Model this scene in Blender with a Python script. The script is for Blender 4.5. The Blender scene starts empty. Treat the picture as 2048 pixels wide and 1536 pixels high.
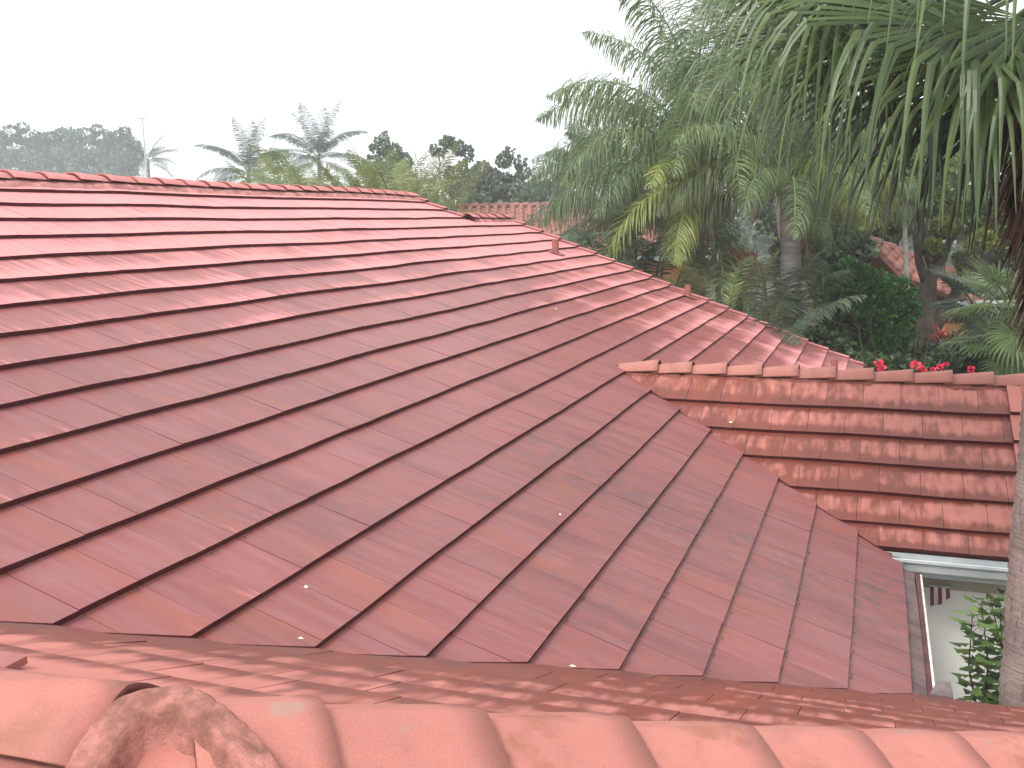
import bpy, math, random
import numpy as np
from mathutils import Vector, Matrix, noise
random.seed(7); RN = random.Random(11)
R = math.radians
EYE = 5.30                                   # eye height above the garden
# ------------------------------------------------------------------ camera
RIGHT = Vector((0.94166907, 0.3362602, -0.01372728))
DOWN = Vector((0.04042241, -0.15350541, -0.98732068))
FWD = Vector((-0.33410386, 0.92917445, -0.15814374))
FPX = 2030.5
sc = bpy.context.scene
cam_d = bpy.data.cameras.new('camera'); cam = bpy.data.objects.new('camera', cam_d)
sc.collection.objects.link(cam)
cam.matrix_world = Matrix(((RIGHT.x, -DOWN.x, -FWD.x, 0), (RIGHT.y, -DOWN.y, -FWD.y, 0),
                           (RIGHT.z, -DOWN.z, -FWD.z, EYE), (0, 0, 0, 1)))
cam_d.sensor_width = 36; cam_d.lens = 36 * FPX / 2048
cam_d.clip_start = 0.05; cam_d.clip_end = 3000
sc.camera = cam
# ------------------------------------------------------------------ sky, sun, exposure
SUN_EL, SUN_DIR = 52, Vector((-0.38, -0.90, 0))
w = bpy.data.worlds.new('World'); sc.world = w; w.use_nodes = True
nt = w.node_tree; bg = nt.nodes['Background']
sky = nt.nodes.new('ShaderNodeTexSky'); sky.sky_type = 'NISHITA'; sky.sun_disc = False
sky.sun_elevation = R(SUN_EL); sky.sun_rotation = math.atan2(SUN_DIR.x, SUN_DIR.y)
sky.air_density = 1.0; sky.dust_density = 4.0; sky.ozone_density = 1.0
hs = nt.nodes.new('ShaderNodeHueSaturation'); hs.inputs['Saturation'].default_value = 0.12
mixw = nt.nodes.new('ShaderNodeMixRGB'); mixw.inputs['Fac'].default_value = 0.6
mixw.inputs['Color2'].default_value = (9.0, 9.3, 9.6, 1)       # even bright overcast layer
nt.links.new(sky.outputs[0], hs.inputs['Color']); nt.links.new(hs.outputs[0], mixw.inputs['Color1'])
nt.links.new(mixw.outputs[0], bg.inputs['Color']); bg.inputs['Strength'].default_value = 0.12
sl = bpy.data.lights.new('sun', 'SUN'); sl.energy = 1.5; sl.angle = R(16); sl.color = (1, 0.95, 0.88)
sun = bpy.data.objects.new('sun', sl); sc.collection.objects.link(sun)
sdir = Vector((SUN_DIR.x, SUN_DIR.y, 0)).normalized() * math.cos(R(SUN_EL)) + Vector((0, 0, math.sin(R(SUN_EL))))
sun.rotation_euler = sdir.to_track_quat('Z', 'Y').to_euler()
sc.view_settings.view_transform = 'Standard'; sc.view_settings.look = 'None'
sc.view_settings.gamma = 1; sc.view_settings.use_curve_mapping = False
sc.view_settings.exposure = 0.95
try:
    sc.cycles.max_bounces = 6; sc.cycles.volume_bounces = 1; sc.cycles.transparent_max_bounces = 6
    sc.cycles.use_denoising = True
except Exception: pass

# ------------------------------------------------------------------ helpers
COL = sc.collection
def at(px, py, depth):
    """point seen at pixel (2048 wide frame) at a given depth in metres"""
    c = RIGHT * ((px - 1024) / FPX) + DOWN * ((py - 768) / FPX) + FWD
    p = c * depth; p.z += EYE
    return p
def project(p):
    q = Vector(p) - Vector((0, 0, EYE)); d = max(q.dot(FWD), 1e-3)
    return 1024 + FPX * q.dot(RIGHT) / d, 768 + FPX * q.dot(DOWN) / d, q.dot(FWD)
def tag(o, label=None, cat=None, group=None, kind=None):
    for k, v in (('label', label), ('category', cat), ('group', group), ('kind', kind)):
        if v: o[k] = v
    return o
def empty(name, loc, label=None, cat=None, group=None, rz=0):
    o = bpy.data.objects.new(name, None); o.empty_display_size = .3
    COL.objects.link(o); o.location = loc; o.rotation_euler = (0, 0, rz)
    return tag(o, label, cat, group)
def link(name, me, parent=None, loc=None, rot=None, scale=None):
    o = bpy.data.objects.new(name, me); COL.objects.link(o)
    if parent is not None: o.parent = parent
    if loc is not None: o.location = loc
    if rot is not None: o.rotation_euler = rot
    if scale is not None: o.scale = (scale,) * 3 if not hasattr(scale, '__len__') else scale
    return o
class MB:
    """collects vertices and faces (faces of one size or mixed) and makes one mesh"""
    def __init__(s): s.v = []; s.f = []; s.mi = []; s.at = {}
    def add(s, vs, fs, mi=0, **attr):
        b = len(s.v); s.v += [tuple(x) for x in vs]
        for f in fs:
            s.f.append([b + i for i in f]); s.mi.append(mi)
            for k, val in attr.items(): s.at.setdefault(k, {})[len(s.f) - 1] = val
    def box(s, c, size, rz=0, mi=0):
        x, y, z = (q / 2 for q in size); ca, sa = math.cos(rz), math.sin(rz)
        vs = []
        for dz in (-z, z):
            for dx, dy in ((-x, -y), (x, -y), (x, y), (-x, y)):
                vs.append((c[0] + dx * ca - dy * sa, c[1] + dx * sa + dy * ca, c[2] + dz))
        s.add(vs, [(0, 3, 2, 1), (4, 5, 6, 7), (0, 1, 5, 4), (1, 2, 6, 5), (2, 3, 7, 6), (3, 0, 4, 7)], mi)
    def tube(s, pts, radii, n=8, mi=0, cap=True, wob=0.0):
        rings = []
        for i, p in enumerate(pts):
            p = Vector(p); d = (Vector(pts[min(i + 1, len(pts) - 1)]) - Vector(pts[max(i - 1, 0)])).normalized()
            a = d.orthogonal().normalized() if i == 0 else (rings[-1][1] - d * rings[-1][1].dot(d)).normalized()
            b = d.cross(a); vs = []
            for k in range(n):
                t = 2 * math.pi * k / n
                rr = radii[i] * (1 + wob * noise.noise(Vector((p.x * 3 + math.cos(t), p.y * 3 + math.sin(t), p.z * 3))))
                vs.append(p + (a * math.cos(t) + b * math.sin(t)) * rr)
            rings.append((vs, a))
        vs = [v for r in rings for v in r[0]]; fs = []
        for i in range(len(pts) - 1):
            for k in range(n):
                fs.append((i * n + k, i * n + (k + 1) % n, (i + 1) * n + (k + 1) % n, (i + 1) * n + k))
        if cap: fs += [tuple(range(n - 1, -1, -1)), tuple(range((len(pts) - 1) * n, len(pts) * n))]
        s.add(vs, fs, mi)
    def mesh(s, name, mats, smooth=False):
        me = bpy.data.meshes.new(name); me.from_pydata(s.v, [], s.f)
        for m in (mats if isinstance(mats, (list, tuple)) else [mats]): me.materials.append(m)
        if any(s.mi): me.polygons.foreach_set('material_index', s.mi)
        if smooth: me.polygons.foreach_set('use_smooth', [True] * len(s.f))
        for k, dct in s.at.items():
            a = me.attributes.new(k, 'FLOAT', 'FACE')
            a.data.foreach_set('value', [dct.get(i, 0.0) for i in range(len(s.f))])
        me.update(); return me
    def build(s, name, mats, parent=None, smooth=False, loc=None):
        return link(name, s.mesh(name, mats, smooth), parent, loc)

# ------------------------------------------------------------------ materials
def newmat(name):
    m = bpy.data.materials.new(name); m.use_nodes = True
    return m, m.node_tree, m.node_tree.nodes['Principled BSDF']
def N(t, kind, **kw):
    n = t.nodes.new(kind)
    for k, v in kw.items():
        if k in n.inputs.keys(): n.inputs[k].default_value = v
        else: setattr(n, k, v)
    return n
def rgb(c): return (c[0], c[1], c[2], 1)
def math_n(t, op, a, b=None, clamp=False):
    n = t.nodes.new('ShaderNodeMath'); n.operation = op; n.use_clamp = clamp
    for i, x in enumerate((a, b)):
        if x is None: continue
        if hasattr(x, 'default_value') or hasattr(x, 'links'): t.links.new(x, n.inputs[i])
        else: n.inputs[i].default_value = x
    return n.outputs[0]
def mixc(t, fac, a, b, mode='MIX'):
    n = t.nodes.new('ShaderNodeMixRGB'); n.blend_type = mode
    for i, x in enumerate((fac, a, b)):
        if hasattr(x, 'links'): t.links.new(x, n.inputs[i])
        else: n.inputs[i].default_value = x if i == 0 else rgb(x)
    return n.outputs[0]
def ramp(t, x, lo, hi):
    n = t.nodes.new('ShaderNodeMapRange'); n.interpolation_type = 'SMOOTHSTEP'
    n.inputs['From Min'].default_value = lo; n.inputs['From Max'].default_value = hi
    t.links.new(x, n.inputs['Value']); return n.outputs[0]
def noisetex(t, vec, scale, detail=3, rough=.5, sx=None):
    if sx:
        mp = N(t, 'ShaderNodeMapping'); mp.inputs['Scale'].default_value = sx
        t.links.new(vec, mp.inputs['Vector']); vec = mp.outputs[0]
    n = N(t, 'ShaderNodeTexNoise', Scale=scale, Detail=detail, Roughness=rough)
    t.links.new(vec, n.inputs['Vector']); return n.outputs['Fac']
def attr(t, name):
    n = t.nodes.new('ShaderNodeAttribute'); n.attribute_name = name; return n
def obj_coord(t): return t.nodes.new('ShaderNodeTexCoord').outputs['Object']
def geo_pos(t): return t.nodes.new('ShaderNodeNewGeometry').outputs['Position']

def tile_material(name, dry=(.60, .245, .24), wet=(.225, .067, .060), film=(.255, .094, .098), mode=0):
    m, t, b = newmat(name)
    uv = t.nodes.new('ShaderNodeUVMap'); uv.uv_map = 'UVMap'; U = uv.outputs[0]   # metres along, metres down the slope
    wetv = attr(t, 'wet').outputs['Fac']; tf = attr(t, 'down').outputs['Fac']; rnd = attr(t, 'rnd').outputs['Fac']
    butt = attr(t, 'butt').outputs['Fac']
    streak = noisetex(t, U, 1, 4, .6, (16, 1.6, 1)); broad = noisetex(t, U, 1, 3, .5, (.8, 1.1, 1))
    fing = noisetex(t, U, 1, 2, .6, {0: (32, 2.0, 1), 1: (13, 3.2, 1), 2: (7, 9, 1)}[mode])
    # how wet: base + broad patches + run-off fingers; the lower edge of a tile dries first
    a = math_n(t, 'ADD', wetv, math_n(t, 'MULTIPLY', math_n(t, 'SUBTRACT', broad, .5), .55))
    a = math_n(t, 'ADD', a, math_n(t, 'MULTIPLY', math_n(t, 'SUBTRACT', fing, .5), 1.05))
    a = math_n(t, 'ADD', a, math_n(t, 'MULTIPLY', math_n(t, 'SUBTRACT', rnd, .5), .22))
    if mode != 1: edge = ramp(t, tf, .45, 1.0)
    else:                                      # lower edge stays damp, the middle dries first
        edge = math_n(t, 'MULTIPLY', ramp(t, tf, .12, .35), math_n(t, 'SUBTRACT', 1.0, ramp(t, tf, .62, .98)))
    a = math_n(t, 'SUBTRACT', a, math_n(t, 'MULTIPLY', edge, {0: .26, 1: .42, 2: .05}[mode]))
    W = ramp(t, a, .16, .66)
    fine = noisetex(t, U, 170, 3, .8); mid = noisetex(t, U, 9, 4, .6)
    wetc = mixc(t, ramp(t, streak, .35, .72), wet, film)
    wetc = mixc(t, ramp(t, noisetex(t, U, 1, 3, .5, (5, .8, 1)), .5, .75), wetc, (wet[0] * 1.18, wet[1] * 1.18, wet[2] * .9))
    alg = noisetex(t, U, 1, 4, .6, (3.2, .55, 1)); alg = math_n(t, 'MULTIPLY', ramp(t, alg, .50, .66), .55)
    wetc = mixc(t, alg, wetc, (wet[0] * .66, wet[1] * .72, wet[2] * .78))
    c = mixc(t, W, dry, wetc)
    c = mixc(t, 1.0, c, mixc(t, fine, (.60, .60, .60), (1.40, 1.40, 1.40)), 'MULTIPLY')
    c = mixc(t, 1.0, c, mixc(t, mid, (.86, .86, .86), (1.12, 1.12, 1.12)), 'MULTIPLY')
    c = mixc(t, 1.0, c, mixc(t, rnd, (.94, .94, .94), (1.05, 1.05, 1.05)), 'MULTIPLY')
    grime = attr(t, 'grime').outputs['Fac']
    c = mixc(t, math_n(t, 'MULTIPLY', grime, ramp(t, mid, .35, .65)), c, (.075, .055, .06))
    c = mixc(t, butt, c, (.075, .017, .019)); b.inputs['Specular IOR Level'].default_value = .30  # exposed tile edges darkened: dirt and algae plus lap shade put into the colour
    t.links.new(c, b.inputs['Base Color'])
    r = math_n(t, 'SUBTRACT', .82, math_n(t, 'MULTIPLY', W, .38)); r = math_n(t, 'ADD', r, math_n(t, 'MULTIPLY', butt, .35), True)
    t.links.new(r, b.inputs['Roughness'])
    bp = N(t, 'ShaderNodeBump', Strength=.35, Distance=.002); t.links.new(fine, bp.inputs['Height'])
    t.links.new(bp.outputs[0], b.inputs['Normal'])
    return m
M = {}
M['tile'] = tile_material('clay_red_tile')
def simple(name, c1, c2=None, scale=5, rough=.8, bump=0, bscale=60, sx=None, metallic=0, wob=None):
    m, t, b = newmat(name); g = geo_pos(t)
    f = noisetex(t, g, scale, 5, .6, sx)
    col = mixc(t, ramp(t, f, .35, .65), c1, c2 or c1); t.links.new(col, b.inputs['Base Color'])
    b.inputs['Roughness'].default_value = rough; b.inputs['Metallic'].default_value = metallic
    if bump:
        bp = N(t, 'ShaderNodeBump', Strength=bump, Distance=.01)
        t.links.new(noisetex(t, g, bscale, 4, .7), bp.inputs['Height']); t.links.new(bp.outputs[0], b.inputs['Normal'])
    return m
def leafmat(name, c1, c2, c3=None, rough=.45, trans=.3):
    """leaf: colour varies leaf by leaf (face attribute rnd) and light passes through"""
    m, t, b = newmat(name); rn = attr(t, 'rnd').outputs['Fac']
    oi = t.nodes.new('ShaderNodeObjectInfo').outputs['Random']
    col = mixc(t, rn, c1, c2)
    if c3: col = mixc(t, ramp(t, rn, .86, .98), col, c3)
    col = mixc(t, 1.0, col, mixc(t, oi, (.85, .85, .85), (1.15, 1.12, 1.05)), 'MULTIPLY')
    t.links.new(col, b.inputs['Base Color']); b.inputs['Roughness'].default_value = rough
    tr = N(t, 'ShaderNodeBsdfTranslucent'); t.links.new(mixc(t, .5, col, c2), tr.inputs['Color'])
    mx = N(t, 'ShaderNodeMixShader', Fac=trans); out = t.nodes['Material Output']
    t.links.new(b.outputs[0], mx.inputs[1]); t.links.new(tr.outputs[0], mx.inputs[2]); t.links.new(mx.outputs[0], out.inputs['Surface'])
    return m
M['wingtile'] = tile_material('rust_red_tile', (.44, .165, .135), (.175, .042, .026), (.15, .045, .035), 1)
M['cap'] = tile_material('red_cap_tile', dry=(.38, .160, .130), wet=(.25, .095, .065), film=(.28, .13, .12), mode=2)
M['deck'] = simple('roof_underlay', (.05, .03, .03), (.07, .04, .04), 4)
M['mortar'] = simple('pink_mortar', (.45, .185, .155), (.21, .085, .06), 13, .95, .8, 120)
M['mortar_red'] = simple('red_mortar', (.25, .075, .05), (.13, .045, .035), 18, .9, .9, 80)
M['mortar_far'] = simple('pale_red_mortar', (.52, .22, .20), (.30, .13, .115), 6, .9, .5, 40)
M['gutter'] = simple('painted_aluminium', (.50, .53, .54), (.40, .43, .44), 3, .4)
M['white'] = simple('white_stucco', (.88, .86, .82), (.84, .82, .78), 2.5, .9, .15, 120)
M['beige'] = simple('beige_paint', (.36, .33, .26), (.31, .285, .22), 3, .8, .1, 80)
M['fascia'] = simple('white_fascia', (.80, .76, .73), (.55, .48, .45), 8, .6)
M['pipe'] = simple('painted_pipe', (.30, .10, .085), (.23, .08, .07), 9, .6)
M['metal'] = simple('light_pole_metal', (.45, .46, .48), None, 3, .5)
M['ground'] = simple('garden_soil', (.045, .05, .02), (.09, .075, .045), 1.5, .95, .5, 8)
M['trunk_grey'] = simple('palm_trunk_grey', (.27, .215, .20), (.17, .13, .125), 6, .9, .8, 30, (1, 1, 4))
M['trunk_pale'] = simple('palm_trunk_pale', (.26, .25, .24), (.14, .13, .125), 2.2, .9, .6, 18, (1, 1, 5))
M['bark'] = simple('dark_bark', (.045, .032, .024), (.085, .065, .05), 5, .95, .8, 25)
M['bark_pale'] = simple('pale_bark', (.27, .25, .22), (.15, .14, .12), 4, .9, .5, 20)
M['fibre'] = simple('palm_fibre', (.085, .038, .022), (.035, .018, .012), 12, .95)
M['dead'] = leafmat('dead_palm_leaf', (.16, .085, .045), (.26, .17, .10), None, .8, .2)
M['queen'] = leafmat('queen_palm_leaf', (.09, .14, .065), (.20, .28, .125), (.34, .34, .15), .45, .38)
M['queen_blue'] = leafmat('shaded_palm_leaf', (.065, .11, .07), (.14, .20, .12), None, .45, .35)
M['yellowfrond'] = leafmat('yellow_green_palm_leaf', (.15, .21, .05), (.29, .36, .10), (.40, .38, .13), .5, .4)
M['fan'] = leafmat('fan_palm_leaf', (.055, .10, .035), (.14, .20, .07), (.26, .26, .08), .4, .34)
M['fan_dark'] = leafmat('dark_fan_palm_leaf', (.02, .035, .018), (.05, .075, .035), None, .4, .2)  # darker copy of the fan leaf; shade inside the crown put into the colour
M['coconut'] = leafmat('coconut_leaf', (.07, .11, .09), (.13, .18, .13), None, .45, .3)
M['areca'] = leafmat('areca_leaf', (.13, .18, .06), (.26, .31, .12), (.40, .37, .15), .5, .4)
M['ficus'] = leafmat('glossy_dark_leaf', (.018, .085, .018), (.06, .22, .04), (.20, .34, .05), .3, .25)
M['farleaf'] = leafmat('pale_far_leaf', (.10, .15, .12), (.19, .25, .19), None, .6, .4)  # haze over the far trees put into this paler leaf colour
M['olive'] = leafmat('olive_green_leaf', (.045, .075, .022), (.13, .18, .045), (.30, .30, .06), .5, .35)
M['lime'] = leafmat('lime_green_leaf', (.12, .17, .03), (.24, .29, .05), None, .5, .4)
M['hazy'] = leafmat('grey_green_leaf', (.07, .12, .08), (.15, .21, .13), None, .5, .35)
M['under'] = leafmat('undergrowth_leaf', (.02, .045, .018), (.07, .115, .05), (.14, .22, .06), .45, .3)
M['croton'] = leafmat('croton_leaf', (.05, .10, .04), (.19, .30, .09), (.07, .09, .045), .4, .35)
M['redleaf'] = leafmat('red_cordyline_leaf', (.20, .02, .012), (.38, .06, .02), None, .4, .3)
M['pink'] = leafmat('pink_blossom', (.60, .02, .09), (.80, .06, .12), None, .6, .3)
M['barrel'] = simple('barrel_roof_tile', (.34, .14, .105), (.20, .095, .075), 6, .8)
M['ochre'] = simple('ochre_stucco', (.52, .27, .09), (.42, .22, .08), 1.5, .9)
M['petal'] = simple('pale_petal', (.75, .66, .42), (.80, .74, .62), 40, .7)
M['flag_red'] = simple('faded_red_cloth', (.22, .045, .05), None, 3, .9)
M['flag_white'] = simple('white_cloth', (.66, .62, .64), None, 3, .9)
def fading(name, a, b):                       # cap paint with green-grey scuffs
    return simple(name, a, b, 2)

# ------------------------------------------------------------------ roof geometry
T = 0.4015                                     # main pitch
XE, ZE = 0.258, EYE - 2.6527                   # main eave
EXP = 0.36; TH = math.atan(T); COS, SIN = math.cos(TH), math.sin(TH)
YR3 = 1.62; XP = -1.28                         # near ridge line and its hip peak
YV3 = 5.70                                     # near slope eave (valley foot)
T2 = 0.5175; C2 = EYE - 6.8104; YR2 = 10.20    # wing slope: z = C2 + T2*y
Z3 = ZE + T * (YV3 - YR3)
def sag(x, y):
    return .016 * noise.noise(Vector((x * .45, y * .45, 3.1))) + .011 * noise.noise(Vector((x * 1.3, y * 1.3, 7.7)))
class Slope:
    """a roof plane: origin at the top, U along the courses, S down the slope"""
    def __init__(s, O, U, S): s.O = Vector(O); s.U = Vector(U).normalized(); s.S = Vector(S).normalized(); s.N = s.U.cross(s.S); s.N *= (1 if s.N.z > 0 else -1)
    def p(s, u, v, h=0.0):
        q = s.O + s.U * u + s.S * v
        return q + s.N * (h + sag(q.x, q.y))
def clip(poly, a, b, c):                       # keep a*u+b*s+c >= 0
    out = []
    for i in range(len(poly)):
        P, Q = poly[i], poly[(i + 1) % len(poly)]
        dp, dq = a * P[0] + b * P[1] + c, a * Q[0] + b * Q[1] + c
        if dp >= 0: out.append(P)
        if (dp >= 0) != (dq >= 0):
            t = dp / (dp - dq); out.append((P[0] + (Q[0] - P[0]) * t, P[1] + (Q[1] - P[1]) * t))
    return out
def parea(poly): return abs(sum(poly[i][0] * poly[(i + 1) % len(poly)][1] - poly[(i + 1) % len(poly)][0] * poly[i][1] for i in range(len(poly)))) / 2
TW = .325
def set_uv(me, loops):
    arr = np.array(loops, dtype=np.float32); me.uv_layers.new(name='UVMap'); me.attributes.new('down', 'FLOAT', 'CORNER')
    me.uv_layers['UVMap'].data.foreach_set('uv', np.ascontiguousarray(arr[:, :2]).ravel())
    me.attributes['down'].data.foreach_set('value', np.ascontiguousarray(arr[:, 2]))
def tile_records(sl, s_list, u0, u1, regions, uoff, wetf, thick=.038, grimef=None, overlap=.05):
    """one record per tile (course by course), clipped to convex regions [(a,b,c),...]"""
    out = []
    for k in range(len(s_list) - 1):
        sa, sb = s_list[k], s_list[k + 1]
        off = uoff + (TW / 2 if k % 2 else 0) + RN.uniform(-.02, .02)
        n0 = int((u0 - off) / TW) - 1
        n1 = int((u1 - off) / TW) + 2
        for j in range(n0, n1):
            a, b = off + j * TW, off + (j + 1) * TW
            du, ds, dh = RN.uniform(-.0006, .0006), RN.uniform(-.0018, .0018), RN.uniform(-.0015, .002)
            sk = RN.uniform(-.001, .001); r = RN.random()
            base = [(a + .0014 + du, sa - overlap), (b - .0014 + du, sa - overlap), (b - .0014 + du, sb + ds + sk), (a + .0014 + du, sb + ds - sk)]
            for reg in regions:
                poly = base
                for h in reg:
                    if len(poly) >= 3: poly = clip(poly, *h)
                if len(poly) < 3 or parea(poly) < .0015: continue
                out.append((sl, poly, sa - overlap, sb, dh, r, wetf, thick, grimef))
    return out
def tile_mesh(mb, rec, loops):
    sl, poly, sa, sb, dh, r, wetf, thick, grimef = rec
    n = len(poly); m = min(sb, max(p[1] for p in poly))
    # refine long edges across the tile so it can follow the sag
    top = [sl.p(u, s, .016 + dh * (s - sa) / (sb - sa) + thick * (s - sa) / (sb - sa)) for u, s in poly]
    bot = [t - sl.N * (thick * 1.0) for t in top]
    b0 = len(mb.v); mb.v += [tuple(x) for x in top + bot]
    cu = sum(p[0] for p in poly) / n; cs = sum(p[1] for p in poly) / n
    wv = wetf(cu, cs); gv = grimef(cu, cs) if grimef else 0
    area = sum(poly[i][0] * poly[(i + 1) % n][1] - poly[(i + 1) % n][0] * poly[i][1] for i in range(n))
    idx = list(range(n))
    # orientation so that the top face looks along +N
    v0, v1, v2 = top[0], top[1], top[2]
    flip = (v1 - v0).cross(v2 - v0).dot(sl.N) < 0
    def face(ids, butt):
        ids = ids[::-1] if flip else ids
        mb.f.append([b0 + i for i in ids]); mb.mi.append(0)
        for i in ids:
            u, s = poly[i % n]
            loops.append((u + r * .0, s, (s - sa) / (sb - sa)))
        fi = len(mb.f) - 1
        for k, v in (('wet', wv), ('rnd', r), ('butt', butt), ('grime', gv)): mb.at.setdefault(k, {})[fi] = v
    face(idx, 0.0)
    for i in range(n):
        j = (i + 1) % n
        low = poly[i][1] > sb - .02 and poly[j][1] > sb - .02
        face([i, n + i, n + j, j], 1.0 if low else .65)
def finish_tiles(mb, loops, name, parent, mat):
    me = mb.mesh(name, mat)
    set_uv(me, loops)
    return link(name, me, parent)
def screen_area(rec):
    sl, poly = rec[0], rec[1]; pts = []
    for u, s in poly:
        x, y, d = project(sl.p(u, s, .05))
        if d < .2: return 0
        pts.append((min(max(x, 0), 2048), min(max(y, 0), 1536)))
    return parea(pts)

house = empty('house', (0, 0, 0), 'large house whose red flat-tiled roof fills the foreground, with a side wing and white wall', 'house')
# --- main slope (u = +Y, s down toward +X); s=0 at the ridge
XR = -7.33; ZR = ZE + T * (XE - XR)
P1 = Slope((XR, 0, ZR), (0, 1, 0), (COS, 0, -SIN))
S1 = (XE - XR) / COS                            # eave
s_off = S1 - 23 * EXP
# the sheet under a slope
def deck(name, sl, poly, h=-.012, mat=None, parent=None, thick=.09):
    mb = MB(); n = len(poly)
    # fine grid not needed: small sag stays under the tiles
    top = [sl.O + sl.U * u + sl.S * s + sl.N * h for u, s in poly]; bot = [t - sl.N * thick for t in top]
    fl = (top[1] - top[0]).cross(top[2] - top[0]).dot(sl.N) < 0
    fs = [list(range(n)), list(range(2 * n - 1, n - 1, -1))] + [[i, n + i, n + (i + 1) % n, (i + 1) % n] for i in range(n)]
    if fl: fs = [f[::-1] for f in fs]
    mb.add(top + bot, fs)
    return mb.build(name, mat or M['deck'], parent or house)
kv = COS                                        # dy per metre of slope along a 45 degree valley
# near valley: y = YV3 - (XE - x)  ->  u = YV3 - (S1 - s)*COS
def v3u(s): return YV3 - (S1 - s) * COS
# wing valley on the main slope: z1 = C2+T2*y
def v2u(s): return (ZR - SIN * s - C2) / T2
ZR2 = C2 + T2 * YR2; sap = (ZR - ZR2) / SIN      # where the wing ridge meets the slope
def v2b(s): return 2 * YR2 - v2u(s)
YA, YB = 15.70, 17.75                            # upper and lower gable edges
sB = (ZR - (EYE + .02)) / SIN                    # height of the small rear ridge
near = (1, -COS, COS * S1 - YV3)                 # u >= v3u(s)
slopeP1 = deck('roof_slope', P1, [(-3.2, 0), (YA, 0), (YA, sB), (YB, sB), (YB, S1), (v2b(S1), S1), (YR2, sap), (v2u(S1), S1), (v3u(S1), S1), (v3u(0) if v3u(0) > -3.2 else -3.2, 0)][:9] + [(-2.0, S1 - (YV3 + 2.0) / COS)], parent=house)
tag(slopeP1, 'broad main slope of flat red tiles')
s1l = [0.02] + [s_off + i * EXP for i in range(1, 24)]
def wet1(u, s):
    i = (s - s_off) / EXP
    base = .10 + .86 * (1 / (1 + math.exp(-(i - 6.3) / 1.7)))          # dry rows near the ridge
    right = 1 / (1 + math.exp(-(u - 12.5) / 1.0))
    base -= .40 * right * (1 / (1 + math.exp(-(i - 5) / 1.0)))          # drier again near the far gable
    base += .16 * max(0, 1 - abs(u - 7) / 5) * (i > 9)
    return base + .12 * noise.noise(Vector((u * .6, s * .6, 1)))
def grime1(u, s):
    g = 0
    i = (s - s_off) / EXP
    if i > 21.9: g = .75 * max(0, 1 - abs(u - 7.0) / 1.6)
    elif i > 15 and u > 5: g = .55 * max(0, 1 - abs(u - 6.8 - (i - 19) * .05) / 1.4)
    if i > 9 and u < 6.4 - .2 * (i - 14): g = max(g, .20 + .30 * noise.noise(Vector((u * .9, s * .9, 9))))
    return max(g, 0)
bt2 = SIN / T2                                   # du/ds of the wing valley (negative)
recs = []
for (uu0, uu1, ia, ib) in ((-2.2, YA - .10, 0, 3), (-2.2, YB - .10, 3, 23)):
    for k in range(ia, ib):
        sa, sb = s1l[k], s1l[k + 1]
        R0 = [near, (-1, 0, uu1)]
        if sb <= sap: regs = [R0]
        else:
            up = [(0, -1, sap)] if sa < sap else None
            regs = [R0 + [(-1, 0, YR2), (-1, -bt2, v2u(0))], R0 + [(1, 0, -YR2), (1, -bt2, v2u(0) - 2 * YR2)]]
        recs += tile_records(P1, [sa, sb], uu0, uu1, regs, (k % 2) * TW / 2 + .07 * math.sin(k * 2.1), wet1, .034, grime1)
for k, r in enumerate(recs): recs[k] = r + (slopeP1,)
# moss crumbs and litter caught along the lower edges
cr = MB()
for i_ in range(420):
    k = RN.choice([14, 16, 18, 19, 20, 21, 21, 22, 22, RN.randint(8, 22)]); s_ = s1l[min(k, 22)] + RN.uniform(.0, .03); u_ = RN.uniform(max(v3u(s_) + .05, 2.5), 8.2 if RN.random() < .7 else 15)
    if s_ > sap and v2u(s_) - .05 < u_ < v2b(s_) + .05: continue
    c_ = P1.p(u_, s_, .030 + RN.uniform(0, .006)); r_ = RN.uniform(.003, .009)
    vs = [c_ + P1.U * math.cos(a) * r_ * RN.uniform(.6, 1.6) + P1.S * math.sin(a) * r_ * .7 for a in (0, 1.3, 2.5, 3.8, 5)] + [c_ + P1.N * r_ * .8]
    cr.add(vs, [(q, (q + 1) % 5, 5) for q in range(5)])
tag(cr.build('moss_crumbs', simple('dark_moss', (.05, .035, .03), (.11, .06, .045), 30, .95), slopeP1), kind='stuff')
# --- near slope facing away from the camera (u = +X, s down toward +Y)
P3 = Slope((0, YR3, Z3), (1, 0, 0), (0, COS, -SIN))
S3 = (YV3 - YR3) / COS
slopeP3 = deck('roof_slope', P3, [(-4.2, 0), (XP, 0), (XP + S3 * COS, S3), (XE, S3)], parent=house)
tag(slopeP3, 'near slope falling away below the hip caps')
s3l = [S3 - i * EXP for i in range(13) if S3 - i * EXP > .02][::-1]; s3l = [.02] + s3l
def wet3(u, s):
    v = .86 - .30 * max(0, 1 - s / 1.2) + .10 * noise.noise(Vector((u * .8, s * .8, 5)))
    d = abs(v3dist(u, s)); return v + .40 * max(0, 1 - d / .9)
def v3dist(u, s): return u - (XE - (S3 - s) * COS)
def grime3(u, s): return .62 * max(0, 1 - abs(v3dist(u, s)) / .42)
reg3 = [(1, COS, -(XE - S3 * COS) - 2 * 0 - 0)] if False else [(1, -COS, -(XE - S3 * COS) + .0)]
# valley on this slope: u = XE - (YV3 - y) = XE - (S3 - s)*COS ... it runs down to the left of the courses
reg3 = [(1, -COS, -(XE - S3 * COS)), (-1, COS, XP + .02)]
reg3v = [(1, -COS, -(XE - S3 * COS))]
r3 = tile_records(P3, s3l, -4.2, 3.2, [reg3], .11, wet3, .022, grime3)
recs += [r + (slopeP3,) for r in r3]
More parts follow.
